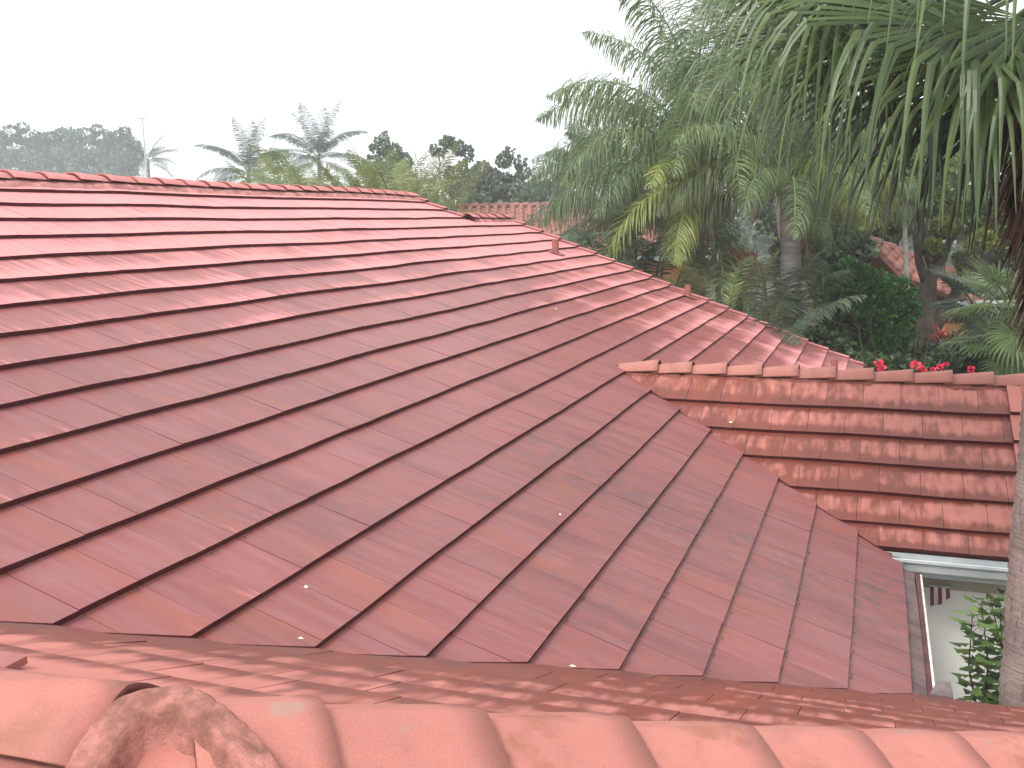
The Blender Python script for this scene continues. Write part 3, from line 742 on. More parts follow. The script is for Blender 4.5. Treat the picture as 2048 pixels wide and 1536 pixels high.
def fan_leaf(rr, mat, Rr=1.0, el=20, pet=1.0, n=46, droop=1.0, span=300, petbend=40, join=.5, tip=.5, lw=1.0, tilt=-25):
    """a costapalmate leaf along +X: petiole, pleated blade, drooping forked tips"""
    lb = LB(); pts = []; p = Vector((0, 0, 0)); K = 8
    for i in range(K + 1):
        pts.append(p.copy()); a = R(el) - R(petbend) * (i / K); p = p + Vector((math.cos(a), 0, math.sin(a))) * (pet / K)
    lb.add_tube(pts, [.022 - .010 * i / K for i in range(K + 1)], 5, .7)
    hub = pts[-1]; a = R(el) - R(petbend) + R(tilt)
    ax = Vector((math.cos(a), 0, math.sin(a))); ay = Vector((0, 1, 0)); an = ax.cross(ay)
    dth = R(span) / n
    for i in range(n):
        th = -R(span) / 2 + (i + .5) * dth; lng = Rr * (1 - .30 * abs(th / R(span / 2)) ** 2) * rr.uniform(.92, 1.06)
        d0 = (ax * math.cos(th) + ay * math.sin(th)).normalized(); side = (ay * math.cos(th) - ax * math.sin(th)).normalized()
        d = (d0 + an * .10).normalized(); x = hub + d0 * .03; pp = [x]; wd = [.006]; st = [.18, .18, .14, .10, .10, .10, .12, .14]; g = 0
        r_ = 0
        for k, q in enumerate(st):
            r_ += q; ff = r_ / 1.06
            if ff > join: g += droop * rr.uniform(.28, .5) * (1 + 1.4 * max(0, ff - .75) / .25)
            else: g += .03 * droop
            d = (d + Vector((0, 0, -g * .42))).normalized(); x = x + d * lng * q; pp.append(x)
            wfull = math.tan(dth / 2) * min(r_, join) * lng * 1.06
            wd.append(lw * (wfull if ff <= join else wfull * max(.06, (1 - (ff - join) / (1 - join)) ** .8)))
        lb.fold(pp, wd, side, an * -1, rr.random() ** 1.2 * .85 + (.1 if rr.random() > .9 else 0), .55)
    return lb.mesh('leaf_fan', mat)
def leaf_cloud(rr, blobs, n, size, asp=.45, dens=None, shell=.55, flat=.3, gap=.5):
    """leaves scattered through several blobs (centre, radii), thinned by noise so gaps show"""
    lb = LB(); tot = sum(b[1][0] * b[1][1] * b[1][2] for b in blobs) ** 1.0; sd = rr.random() * 50
    ws = [(b[1][0] * b[1][1] * b[1][2]) ** .667 for b in blobs]; tot = sum(ws)
    for (c, rd), w_ in zip(blobs, ws):
        m = int(n * w_ / tot); c = Vector(c); k = 0; tries = 0
        sc_ = 2.2 / max(rd)
        while k < m and tries < m * 6:
            tries += 1
            v = Vector((rr.gauss(0, 1), rr.gauss(0, 1), rr.gauss(0, 1))).normalized(); q = rr.random() ** (1 / 3) * (1 - shell) + shell * rr.uniform(.75, 1.05)
            p = Vector((v.x * rd[0], v.y * rd[1], v.z * rd[2])) * q
            lump = noise.noise(Vector((p.x * sc_ + sd, p.y * sc_, p.z * sc_))) + .5 * noise.noise(p * sc_ * 2.7)
            if lump < -.18 + gap * .2 * rr.random(): continue
            p = c + p * (1 + .22 * lump)
            d = (v + Vector((rr.gauss(0, .7), rr.gauss(0, .7), rr.gauss(0, .6) - .35))).normalized(); sdv = d.cross(Vector((rr.gauss(0, 1), rr.gauss(0, 1), rr.gauss(0, 1)))).normalized()
            s_ = size * rr.uniform(.6, 1.25)
            lb.leaf(p, d, sdv, s_, s_ * asp, min(1, max(0, .45 + lump * .5 + rr.uniform(-.3, .3) + (.25 if rr.random() > .93 else 0)))); k += 1
    return lb
def limb_tree(rr, base, top, r0, mat, nl=5, spread=1.2, rise=1.6, lean=None, sub=3, wob=.25):
    """trunk and limbs as one tapered branching mesh; returns mesh builder and limb tips"""
    mb = MB(); base, top = Vector(base), Vector(top); pts = []; n = 7
    for i in range(n + 1):
        f = i / n; p = base.lerp(top, f); k = wob * math.sin(f * math.pi)
        pts.append(p + Vector((noise.noise(Vector((f * 3, base.x, 1))), noise.noise(Vector((f * 3, base.x, 7))), 0)) * k)
    mb.tube(pts, [r0 * (1.15 - .45 * i / n) for i in range(n + 1)], 9, wob=.25); tips = []
    for j in range(nl):
        a = 2 * math.pi * (j + rr.random() * .5) / nl; st = pts[-1 - (j % 3)]; q = st; L = [q]; d = Vector((math.cos(a) * spread, math.sin(a) * spread, rise)).normalized(); ln = Vector((spread, 0, rise)).length
        for k in range(5):
            d = (d + Vector((rr.gauss(0, .14), rr.gauss(0, .14), .05))).normalized(); q = q + d * ln / 5; L.append(q)
        mb.tube(L, [r0 * .5 * (1 - .75 * k / 5) for k in range(6)], 6, wob=.2); tips.append(q)
        for s_ in range(sub):
            e = L[2 + s_ % 3]; dd = (d + Vector((rr.gauss(0, .6), rr.gauss(0, .6), rr.gauss(.1, .3)))).normalized(); e2 = e + dd * ln * .35; e3 = e2 + (dd + Vector((0, 0, .2))).normalized() * ln * .25
            mb.tube([e, e2, e3], [r0 * .22, r0 * .13, r0 * .05], 5); tips.append(e3)
    return mb, tips
def seeded(k): return random.Random(1000 + k)

# shared frond meshes
fr = {}
def fset(key, mat, els, **kw):
    fr[key] = [[pinnate(seeded(hash_(key) + 17 * i + j), M[mat], el=e, bend=b, **kw) for j in range(2)] for i, (e, b) in enumerate(els)]
def hash_(s): return sum(ord(c) * (i + 3) for i, c in enumerate(s)) % 997
fset('queen', 'queen', [(78, 75), (55, 95), (30, 95), (5, 70), (-35, 40)], L=3.4, n=150, ll=.70, lw=.009, droop=1.15, plume=60, seg=4)
fset('queenb', 'queen_blue', [(78, 70), (55, 90), (30, 90), (5, 65), (-35, 40)], L=3.3, n=130, ll=.66, lw=.009, droop=1.1, plume=60, seg=4)
fset('coco', 'coconut', [(80, 45), (55, 75), (25, 85), (-5, 70)], L=4.6, n=95, ll=.85, lw=.014, droop=.8, plume=16, seg=3)
fset('areca', 'areca', [(80, 50), (65, 75), (45, 90)], L=2.4, n=44, ll=.5, lw=.018, droop=.35, plume=18, seg=2, fwd=.7)
fset('under', 'queen_blue', [(70, 70), (45, 90), (20, 80)], L=1.9, n=40, ll=.5, lw=.016, droop=.5, plume=15, seg=3)
def palm_crown(key, parent, loc, spec, rr, sc_=1.0, az0=0, avoid=None, partname='frond'):
    """spec: [(ring index, count)]"""
    for ring, cnt in spec:
        for k in range(cnt):
            az = az0 + 2 * math.pi * (k + rr.uniform(-.3, .3)) / cnt + ring * .9
            link(partname, rr.choice(fr[key][ring]), parent, loc + Vector((0, 0, rr.uniform(-.1, .1) - .06 * ring)), (rr.uniform(-.12, .12), rr.uniform(-.1, .1), az), sc_ * rr.uniform(.88, 1.08))
def ringed_trunk(name, pts, r, mat, parent, rings=.12, n=14, bulge=.0):
    """curved palm trunk with leaf-scar rings"""
    mb = MB(); P = [Vector(p) for p in pts]; out = []; rad = []; tot = sum((P[i + 1] - P[i]).length for i in range(len(P) - 1)); m = int(tot / (rings / 2))
    for i in range(m + 1):
        f = i / m; q = f * (len(P) - 1); a = min(int(q), len(P) - 2); t = q - a
        p0, p1, p2, p3 = P[max(a - 1, 0)], P[a], P[a + 1], P[min(a + 2, len(P) - 1)]
        c = .5 * ((2 * p1) + (p2 - p0) * t + (2 * p0 - 5 * p1 + 4 * p2 - p3) * t * t + (3 * p1 - p0 - 3 * p2 + p3) * t ** 3)
        out.append(c); rad.append((r[0] + (r[1] - r[0]) * f + bulge * math.exp(-f * 14)) * (1 + (.035 if i % 2 else -.02)))
    mb.tube(out, rad, n, wob=.08); return mb.build(name, mat, parent, True)
def gz(p): return Vector((p.x, p.y, 0))

def palm(key, label, group, pc, depth, spec, seed, tr=(.20, .16), trmat='trunk_pale', sc_=1.0, lean=(0, 0), base_off=0, name='palm_tree', cat='palm tree', az0=0):
    c = at(pc[0], pc[1], depth); b = Vector((c.x + lean[0], c.y + lean[1], 0)); rr = seeded(seed)
    t = empty(name, b, label, cat, group)
    mid = b.lerp(c, .5) + Vector((lean[0] * -.25, 0, 0))
    ringed_trunk('trunk', [Vector((0, 0, 0)), mid - b, c - b - Vector((0, 0, .15))], tr, M[trmat], t)
    palm_crown(key, t, c - b, spec, rr, sc_, az0)
    return t, c, b, rr
# --- the two queen palms behind the gable
t, c, b, rr = palm('queen', 'tall feathery queen palm with a dark trunk just behind the gable edge', 'queen palms behind the gable', (1395, 305), 20.5, [(0, 6), (1, 8), (2, 9), (3, 7), (4, 3)], 1, (.24, .17), 'trunk_grey', 1.18)
for k in range(4):
    link('dead_frond', pinnate(seeded(60 + k), M['dead'], L=1.9, el=-62, bend=22, n=36, ll=.4, lw=.010, droop=.9, plume=70, seg=3), t, c - b + Vector((0, 0, -.35)), (0, 0, k * 1.7 + 3.6))
t, c, b, rr = palm('queen', 'queen palm with a pale ringed curving trunk beside the round dark green tree', 'queen palms behind the gable', (1578, 352), 18.5, [(0, 3), (1, 6), (2, 7), (3, 5)], 2, (.22, .17), 'trunk_pale', .86, lean=(.75, .2))
for az, el, L_ in ((12, 35, 2.5), (-20, 20, 2.3), (40, 15, 2.3), (-50, 30, 2.2)):
    link('frond', pinnate(seeded(300 + az), M['yellowfrond'], L=L_, el=el, bend=125, n=90, ll=.72, lw=.011, droop=1.1, plume=50, seg=4), t, c - b + Vector((0, 0, .05)), (0, 0, R(az)))
mb = MB(); q = c - b + (at(1508, 425, 18.2) - c); mb.tube([q + Vector((0, 0, .42)), q + Vector((.03, 0, .2)), q, q - Vector((.03, 0, .22))], [.015, .07, .085, .012], 8); sp = mb.build('flower_sheath', M['bark_pale'], t, True)
link('dead_frond', pinnate(seeded(77), M['dead'], L=1.8, el=-78, bend=8, n=30, ll=.3, lw=.010, droop=1.2, plume=70, seg=3), t, c - b + Vector((.25, -.1, -.7)), (0, 0, .2))
# a shaded queen palm further back (dark fronds against the sky) and one at right behind the fan palm
palm('queenb', 'queen palm with dark fronds against the sky, right behind the feathery one', 'queen palms behind the gable', (1545, 130), 25, [(0, 3), (1, 6), (2, 7), (3, 5)], 3, (.22, .16), 'trunk_grey', 1.15, lean=(2.1, 0))
palm('queenb', 'low bushy queen palm whose fronds brush the barrel tiled roof', 'queen palms behind the gable', (1262, 420), 22.5, [(0, 3), (1, 6), (2, 7), (3, 5)], 4, (.18, .14), 'trunk_grey', .78)
palm('queenb', 'small hazy palm top just left of the big queen palm', None, (1165, 345), 42, [(0, 3), (1, 6), (2, 7), (3, 4)], 5, (.2, .15), 'trunk_grey', .9)
# hanging bright frond in front, dipping onto the gable edge
t = empty('palm_tree', gz(at(1440, 560, 18.9)), 'slim young palm whose bright yellow-green frond dips over the gable edge', 'palm tree'); o0 = t.location.copy()
cc = at(1400, 355, 18.9)
ringed_trunk('trunk', [Vector((0, 0, 0)), (cc - o0) * .5 + Vector((.25, 0, 0)), cc - o0 + Vector((.1, 0, -.1))], (.07, .045), M['bark_pale'], t, .25, 8)
yfl = pinnate(seeded(91), M['yellowfrond'], L=2.6, el=-8, bend=68, n=95, ll=.66, lw=.015, droop=.75, plume=30, seg=4, fwd=.75)
link('frond', yfl, t, cc - o0, (0, 0, R(222)))
link('frond', pinnate(seeded(191), M['yellowfrond'], L=2.2, el=-25, bend=52, n=80, ll=.6, lw=.013, droop=.8, plume=30, seg=4, fwd=.75), t, cc - o0, (0, 0, R(262))); 
for k, az in enumerate((330, 250, 120, 60)):
    link('frond', pinnate(seeded(92 + k), M['yellowfrond'], L=2.0, el=35, bend=100, n=60, ll=.5, lw=.014, droop=.8, plume=25, seg=3), t, cc - o0, (0, 0, R(az)))
# young areca clumps behind the gable
def clump(key, label, px, py, depth, n, seed, sc_, group=None, name='areca_palm', cat='palm', hgt=None, spread=.35, rings=(0, 0, 1, 1, 2)):
    c = at(px, py, depth); b = gz(c); t = empty(name, b, label, cat, group); rr = seeded(seed); h = c.z
    mb = MB()
    for k in range(n):
        az = 2 * math.pi * k / n + rr.uniform(-.3, .3); q = Vector((math.cos(az) * spread * rr.random(), math.sin(az) * spread * rr.random(), 0)); hh = h * rr.uniform(.72, 1.0)
        if k % 2 == 0: mb.tube([q, q * 1.6 + Vector((0, 0, hh * .5)), q * 2 + Vector((0, 0, hh))], [.05, .04, .03], 6)
        link('frond', rr.choice(fr[key][rings[k % len(rings)]]), t, q * 2 + Vector((0, 0, hh)), (0, 0, az), sc_ * rr.uniform(.85, 1.15))
    mb.build('stem', M['bark_pale'], t); return t
clump('areca', 'small areca palm with splayed pale leaflets beside the dark palm trunk', 1440, 560, 18.2, 7, 21, .55)
clump('under', 'bluish young palm clump left of the pale ringed trunk', 1520, 560, 18.8, 12, 22, .9)
clump('under', 'dark young palm filling the gap below the drooping queen fronds', 1545, 640, 17.6, 14, 23, .85)
clump('under', 'dark palm clump behind the gable left of the dark trunk', 1290, 500, 20.0, 14, 24, .9)
clump('under', 'grey-green palm clump just behind the upper gable edge', 1195, 470, 19.6, 11, 25, .8)
# rusty hanging flower stalks
t = empty('dead_palm_clump', gz(at(1480, 545, 19.4)), 'rust-orange mass of dead palm flower stalks between the two trunks', 'dead palm'); o0 = t.location.copy(); rr = seeded(31); lb = LB()
for k in range(420):
    q = at(1478 + rr.gauss(0, 16), 520 + rr.uniform(-25, 30), 19.4 + rr.uniform(-.3, .3)) - o0; d = Vector((rr.gauss(0, .3), rr.gauss(0, .3), -1)).normalized(); p2 = q + d * rr.uniform(.15, .5); lb.strip([q, q.lerp(p2, .5) + Vector((rr.gauss(0, .04), 0, 0)), p2], [.007, .008, .003], Vector((1, 0, 0)), rr.random())
M['rust'] = leafmat('rust_orange_stalks', (.30, .09, .04), (.42, .16, .08), None, .8, .2)
link('stalks', lb.mesh('stalks', M['rust']), t); mb = MB(); mb.tube([(0, 0, 0), (0, 0, o0.z + at(1480, 520, 19.4).z)], [.09, .06], 8); mb.build('stem', M['bark'], t)

# --- coconut palms and far trees behind the main ridge
palm('coco', 'coconut palm with a ragged upright crown, tallest behind the ridge', 'coconut palms behind the ridge', (638, 318), 74, [(0, 4), (1, 7), (2, 6), (3, 4)], 41, (.20, .14), 'trunk_pale', 1.0)
palm('coco', 'lower coconut palm with arching fronds at the left end of the palm group', 'coconut palms behind the ridge', (497, 345), 70, [(0, 3), (1, 7), (2, 7), (3, 4)], 42, (.20, .14), 'trunk_pale', .95)
for k, (px, py, dp, s_, lab) in enumerate([(545, 392, 38, 1.0, 'yellowish palm clump below the two coconut palms'), (640, 395, 36, 1.05, 'broad yellow-green palm clump just over the ridge'),
        (710, 398, 35, 1.1, 'lightest yellow-green palm clump over the ridge end'), (800, 398, 37, 1.15, 'palm clump behind the end of the main ridge'), (868, 408, 36, .9, 'palm clump over the small rear ridge'),
        (590, 340, 41, 1.0, 'upright yellowing palm between the two coconut palms'), (480, 400, 40, .8, 'leftmost yellow-green palm clump over the ridge'),
        (760, 385, 42, 1.2, 'tall dull green palm clump in front of the thin leafy tree'), (835, 372, 44, 1.2, 'dull green palm clump between the thin tree and the spindly tree')]):
    clump('areca', lab, px, py + 20, dp, 16, 100 + k, s_, 'areca palm clumps behind the ridge', spread=.5)
def bush_tree(label, px, py, depth, blobs_px, n, size, mat, seed, name='leafy_tree', cat='tree', trunk='bark', r0=.12, gap=.5, asp=.45, group=None, shell=.45, nl=5):
    """blobs given as pixel centre, pixel radii at that depth"""
    c = at(px, py, depth); b = gz(c); t = empty(name, b, label, cat, group); rr = seeded(seed); k = depth / FPX
    blobs = [((at(x, y, depth + dz) - b), (rx * k, rx * k * .9, ry * k)) for x, y, rx, ry, dz in blobs_px]
    lb = leaf_cloud(rr, blobs, n, size, asp, gap=gap, shell=shell); link('crown', lb.mesh('crown', M[mat]), t)
    mb, tips = limb_tree(rr, (0, 0, 0), (c - b) * .72, r0, None, nl, .28 * c.z, .35 * c.z); 
    for q, rd in blobs:                                         # a twig to every clump
        st = (c - b) * rr.uniform(.5, .72); q = Vector(q); mb.tube([st, st.lerp(q, .55) + Vector((rr.gauss(0, .1), rr.gauss(0, .1), .1)), q], [r0 * .35, r0 * .2, r0 * .06], 5)
    mb.build('trunk', M[trunk], t, True); return t
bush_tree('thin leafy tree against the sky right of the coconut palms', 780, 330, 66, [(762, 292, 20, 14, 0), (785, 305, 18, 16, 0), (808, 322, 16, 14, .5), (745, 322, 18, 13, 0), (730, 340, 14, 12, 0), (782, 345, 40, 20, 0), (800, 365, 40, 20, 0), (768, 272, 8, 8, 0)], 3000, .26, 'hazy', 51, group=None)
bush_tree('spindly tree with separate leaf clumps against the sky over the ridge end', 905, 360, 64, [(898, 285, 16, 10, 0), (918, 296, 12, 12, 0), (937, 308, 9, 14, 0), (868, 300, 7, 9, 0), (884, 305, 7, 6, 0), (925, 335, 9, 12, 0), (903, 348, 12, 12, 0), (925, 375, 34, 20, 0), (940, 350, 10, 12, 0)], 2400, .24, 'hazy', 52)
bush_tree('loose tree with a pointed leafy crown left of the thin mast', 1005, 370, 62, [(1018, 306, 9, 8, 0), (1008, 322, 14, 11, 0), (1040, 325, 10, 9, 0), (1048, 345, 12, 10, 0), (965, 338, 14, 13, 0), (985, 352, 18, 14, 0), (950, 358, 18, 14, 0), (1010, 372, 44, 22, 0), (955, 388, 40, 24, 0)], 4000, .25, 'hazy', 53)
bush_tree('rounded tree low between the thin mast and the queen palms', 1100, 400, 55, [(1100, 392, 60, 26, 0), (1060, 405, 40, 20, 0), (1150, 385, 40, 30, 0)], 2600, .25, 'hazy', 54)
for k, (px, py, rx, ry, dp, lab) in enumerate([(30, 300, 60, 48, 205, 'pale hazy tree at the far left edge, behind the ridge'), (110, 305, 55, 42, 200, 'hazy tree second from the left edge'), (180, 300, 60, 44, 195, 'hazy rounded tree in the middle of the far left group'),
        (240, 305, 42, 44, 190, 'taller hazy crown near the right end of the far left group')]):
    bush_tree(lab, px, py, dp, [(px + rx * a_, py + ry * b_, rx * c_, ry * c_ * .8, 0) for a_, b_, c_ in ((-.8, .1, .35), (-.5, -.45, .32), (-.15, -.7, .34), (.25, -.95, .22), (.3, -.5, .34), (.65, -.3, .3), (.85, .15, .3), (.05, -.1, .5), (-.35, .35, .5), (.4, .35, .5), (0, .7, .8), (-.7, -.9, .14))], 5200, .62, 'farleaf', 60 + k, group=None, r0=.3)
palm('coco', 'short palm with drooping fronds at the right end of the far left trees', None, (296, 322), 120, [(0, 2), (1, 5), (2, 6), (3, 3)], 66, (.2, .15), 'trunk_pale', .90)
# distant tree line closing the horizon
rr = seeded(70); lb = LB(); o0 = Vector((0, 90, 0))
bl = []
for k in range(46):
    px = -350 + k * 62; q = at(px, 432 + rr.uniform(-4, 8), rr.uniform(85, 105)) - o0; bl.append((q, (3.2, 3.0, rr.uniform(1.6, 2.6)))); bl.append((q - Vector((0, 0, 2.8)), (3.4, 3, 2.6)))
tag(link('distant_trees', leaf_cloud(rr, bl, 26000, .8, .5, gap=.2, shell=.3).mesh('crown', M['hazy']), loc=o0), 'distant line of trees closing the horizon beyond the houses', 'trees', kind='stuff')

# --- neighbouring houses with barrel tiles
def barrel_roof(name, label, corner, along, down, La, Ld, pitch, cw=.30, ce=.38, seed=0, wallmat='ochre', drop_wall=0.0, group=None):
    """corner = left end of the ridge; along, down = horizontal unit vectors"""
    c = Vector(corner); A = Vector(along).normalized(); D = Vector(down).normalized(); S = (D - ZUP * pitch).normalized(); Nn = A.cross(S); Nn *= 1 if Nn.z > 0 else -1
    t = empty(name, (c.x, c.y, 0), label, 'house', group); o = Vector((0, 0, c.z)); rr = random.Random(seed)
    sh = MB(); q = [o, o + A * La, o + A * La + S * Ld, o + S * Ld]; q2 = [v - Nn * .12 for v in q]
    sh.add(q + q2, [(0, 1, 2, 3), (7, 6, 5, 4), (0, 4, 5, 1), (1, 5, 6, 2), (2, 6, 7, 3), (3, 7, 4, 0)])
    Sb = (D * -1 - ZUP * pitch).normalized(); q = [o, o + A * La, o + A * La + Sb * Ld, o + Sb * Ld]; sh.add(q + [v - ZUP * .12 for v in q], [(3, 2, 1, 0), (4, 5, 6, 7), (0, 1, 5, 4), (1, 2, 6, 5), (2, 3, 7, 6), (3, 0, 4, 7)])
    roof = sh.build('roof', M['barrel'], t)
    tm = MB(); K = 5; r = cw * .34                              # one barrel tile, shared
    vs = []
    for f, zz in ((0, 0), (1, .035)):
        for k in range(K + 1):
            th = math.pi * k / K; vs.append((-math.cos(th) * r * (.85 + .15 * f), f * (ce + .04), math.sin(th) * r * .9 + zz + .005))
    tm.add(vs, [(k, k + 1, K + 2 + k, K + 1 + k) for k in range(K)] + [tuple(range(K + 1, 2 * K + 2))]); tme = tm.mesh('barrel_tile', M['barrel'], True)
    Rm = Matrix((A, S, Nn)).transposed().to_4x4(); nc = int(La / cw); nrw = int(Ld / ce); cnt = 0; rest = MB()
    for i in range(nrw):
        for j in range(nc):
            pos = o + A * ((j + .5) * cw) + S * (i * ce); m = Matrix.Translation(pos) @ Rm @ Matrix.Rotation(rr.uniform(-.04, .04), 4, 'Z')
            if cnt < 290 and math.hypot(*(a - b for a, b in zip(project(pos + t.location)[:2], (1860, 560)))) < 260 and name == 'neighbour_house' and seed == 2:
                ob = link('barrel_tile', tme, roof); ob.matrix_world = m; cnt += 1
            else: rest.add([m @ Vector(v) for v in vs], [(k, k + 1, K + 2 + k, K + 1 + k) for k in range(K)] + [tuple(range(K + 1, 2 * K + 2))])
    if rest.f: tag(rest.build('barrel_tile_field', M['barrel'], roof, True), kind='stuff')
    rc = MB()
    for k in range(int(La / .36)):
        p = o + A * (k * .36) + ZUP * .03; rc.tube([p, p + A * .38 + ZUP * .02], [.09, .12], 8)
    rc.build('ridge_cap_run', M['ridge_dark'] if seed == 1 else M['barrel'], t)
    # walls under the eaves
    w0 = o + S * Ld - D * .55; zt = (o + S * Ld).z - .02 - drop_wall; mb = MB()
    ctr = w0 + A * (La / 2) - D * (Ld - .55) ; mb.box((ctr.x, ctr.y, zt / 2), (La - 1.0, (Ld - .6) * 2, zt), math.atan2(A.y, A.x)); mb.build('wall', M[wallmat], t)
    e = o + S * Ld; mb = MB(); ce_ = e + A * La / 2 - Nn * .10; mb.box((ce_.x, ce_.y, ce_.z - .02), (La, .06, .16), math.atan2(A.y, A.x)); mb.build('fascia', M['gutter'], t)
    return t
M['ridge_dark'] = simple('dark_ridge_mortar', (.17, .09, .08), (.28, .13, .11), 3, .9)
pL = at(915, 415, 36)
barrel_roof('neighbour_house', 'neighbouring house with red barrel tiles and dark ridge, beyond the main roof', pL, RIGHT * 1 + Vector((0, 0, 0)) - ZUP * RIGHT.z, -Vector((FWD.x, FWD.y, 0)), 8.5, 4.2, .42, seed=1, wallmat='ochre')
# right-hand house: its roof slopes down to the right with the near corner at the eave
c1 = at(1752, 486, 27.5); A = (at(1752, 486, 27.5) - at(1752, 486, 31.5)); A = -Vector((FWD.x, FWD.y, 0)).normalized()
dn = Vector((RIGHT.x, RIGHT.y, 0)).normalized()
a2 = (-Vector((FWD.x, FWD.y, 0)).normalized() * .8 + dn * .6).normalized(); d2_ = (dn * .8 + Vector((FWD.x, FWD.y, 0)).normalized() * .6)
d2_ = Vector((-a2.y, a2.x, 0)); d2_ = d2_ if d2_.dot(dn) > 0 else -d2_
barrel_roof('neighbour_house', 'ochre-walled cottage with weathered barrel tile roof behind the forked tree', c1 - (dn - ZUP * .40) * .2, dn - ZUP * .40, -Vector((FWD.x, FWD.y, 0)).normalized() + dn * .25, 3.3, 1.9, .55, seed=2, drop_wall=1.25)
# --- right-hand garden trees
bush_tree('round glossy dark green tree behind the wing ridge', 1732, 610, 20.5, [(1735, 600, 62, 62, 0), (1690, 640, 52, 48, .3), (1785, 610, 50, 55, -.2), (1700, 560, 46, 42, 0), (1740, 690, 70, 26, 0), (1780, 660, 45, 40, -.3), (1660, 680, 40, 34, .2)], 15000, .10, 'ficus', 80, name='ficus_tree', gap=.15, shell=.5, r0=.08, asp=.36)
# forked dark tree in front of the cottage
t = empty('forked_tree', gz(at(1860, 690, 23)), 'dark forked tree with leaning limbs in front of the ochre cottage', 'tree'); o0 = t.location.copy(); mb = MB()
F = lambda px, py, d=23: at(px, py, d) - o0
mb.tube([Vector((0, 0, 0)), F(1850, 690), F(1852, 600), F(1862, 555), F(1885, 515), F(1905, 470)], [.30, .26, .22, .17, .12, .06], 10, wob=.3)
mb.tube([F(1856, 680), F(1885, 625), F(1915, 580), F(1945, 545), F(1985, 500)], [.17, .14, .11, .08, .04], 8, wob=.3)
mb.tube([F(1858, 580), F(1838, 520), F(1830, 460), F(1815, 400)], [.14, .10, .07, .04], 7, wob=.3)
mb.tube([F(1868, 550), F(1850, 500), F(1842, 440), F(1850, 380)], [.10, .08, .06, .03], 7, wob=.3)
mb.tube([F(1915, 580), F(1918, 545), F(1935, 500)], [.07, .05, .02], 6)
mb.build('trunk', M['bark'], t, True); rr = seeded(81); k = 23 / FPX
bl = [(F(x, y, 23 + dz), (r_ * k, r_ * k, r_ * k * .7)) for x, y, r_, dz in ((1895, 455, 26, -.3), (1985, 470, 26, -.2), (1870, 500, 18, -.3), (1930, 520, 20, 0), (1800, 440, 40, .5), (1850, 400, 50, .4), (1960, 430, 50, .6), (1915, 560, 14, -.4), (2010, 520, 30, .3))]
link('crown', leaf_cloud(rr, bl, 5200, .13, .4, gap=.6, shell=.4).mesh('crown', M['olive']), t)
bl = [(F(x, y, 22.4), (r_ * k, r_ * k, r_ * k * .8)) for x, y, r_ in ((1893, 452, 15), (1967, 478, 18), (1868, 492, 10), (1940, 560, 10))]
link('young_leaves', leaf_cloud(rr, bl, 800, .13, .42, gap=.5, shell=.3).mesh('crown', M['lime']), t)
# thin pale trunk
t = empty('slender_tree', gz(at(1815, 690, 21.5)), 'slender tree with thin pale trunk right of the round green tree', 'tree'); o0 = t.location.copy(); mb = MB()
mb.tube([Vector((0, 0, 0)), F(1815, 690, 21.5) if False else at(1816, 680, 21.5) - o0, at(1813, 540, 21.5) - o0, at(1808, 420, 21.5) - o0, at(1812, 330, 21.5) - o0], [.075, .06, .055, .045, .03], 8)
mb.build('trunk', M['bark_pale'], t, True); k = 21.5 / FPX
bl = [(at(x, y, 21.5) - o0, (r_ * k, r_ * k, r_ * k * .6)) for x, y, r_ in ((1800, 370, 60), (1840, 340, 60), (1760, 350, 60), (1790, 300, 60))]
link('crown', leaf_cloud(seeded(82), bl, 3800, .13, .4, gap=.6).mesh('crown', M['olive']), t)
# wooded backdrop on the right: separate trees
for k, (px, py, dp, bl, n, lab, mat) in enumerate([
    (1660, 400, 30, [(1640, 330, 70, 60, 0), (1700, 380, 80, 60, 0), (1650, 440, 80, 60, 0), (1730, 450, 60, 50, 0), (1620, 500, 60, 60, 0)], 6500, 'olive green tree filling the gap behind the pale palm trunk', 'olive'),
    (1800, 330, 34, [(1780, 260, 90, 70, 0), (1850, 330, 90, 70, 0), (1760, 380, 90, 60, 0), (1860, 420, 80, 50, 0)], 6500, 'tall dark tree behind the drooping fan palm leaves', 'olive'),
    (1980, 300, 36, [(1980, 200, 100, 80, 0), (1920, 300, 90, 80, 0), (2040, 320, 90, 80, 0), (1970, 420, 90, 70, 0), (2060, 480, 80, 80, 0)], 7000, 'tall dark tree at the right edge behind the fan palm crown', 'olive'),
    (1570, 300, 38, [(1560, 240, 60, 60, 0), (1600, 330, 60, 60, 0), (1540, 400, 60, 60, 0)], 3600, 'grey-green tree seen through the queen palm fronds', 'hazy'),
    (2000, 560, 27, [(1990, 520, 70, 50, 0), (2060, 560, 80, 60, 0), (1960, 610, 50, 40, 0), (2040, 640, 70, 50, 0)], 4500, 'leafy tree right of the ochre cottage', 'olive'),
    (1640, 520, 27, [(1600, 520, 50, 60, 0), (1680, 500, 60, 50, 0), (1640, 600, 70, 60, 0)], 3800, 'shadowy tree between the pale trunk and the round tree', 'under')]):
    bush_tree(lab, px, py, dp, bl, n, .20, mat, 200 + k, r0=.16, gap=.4)
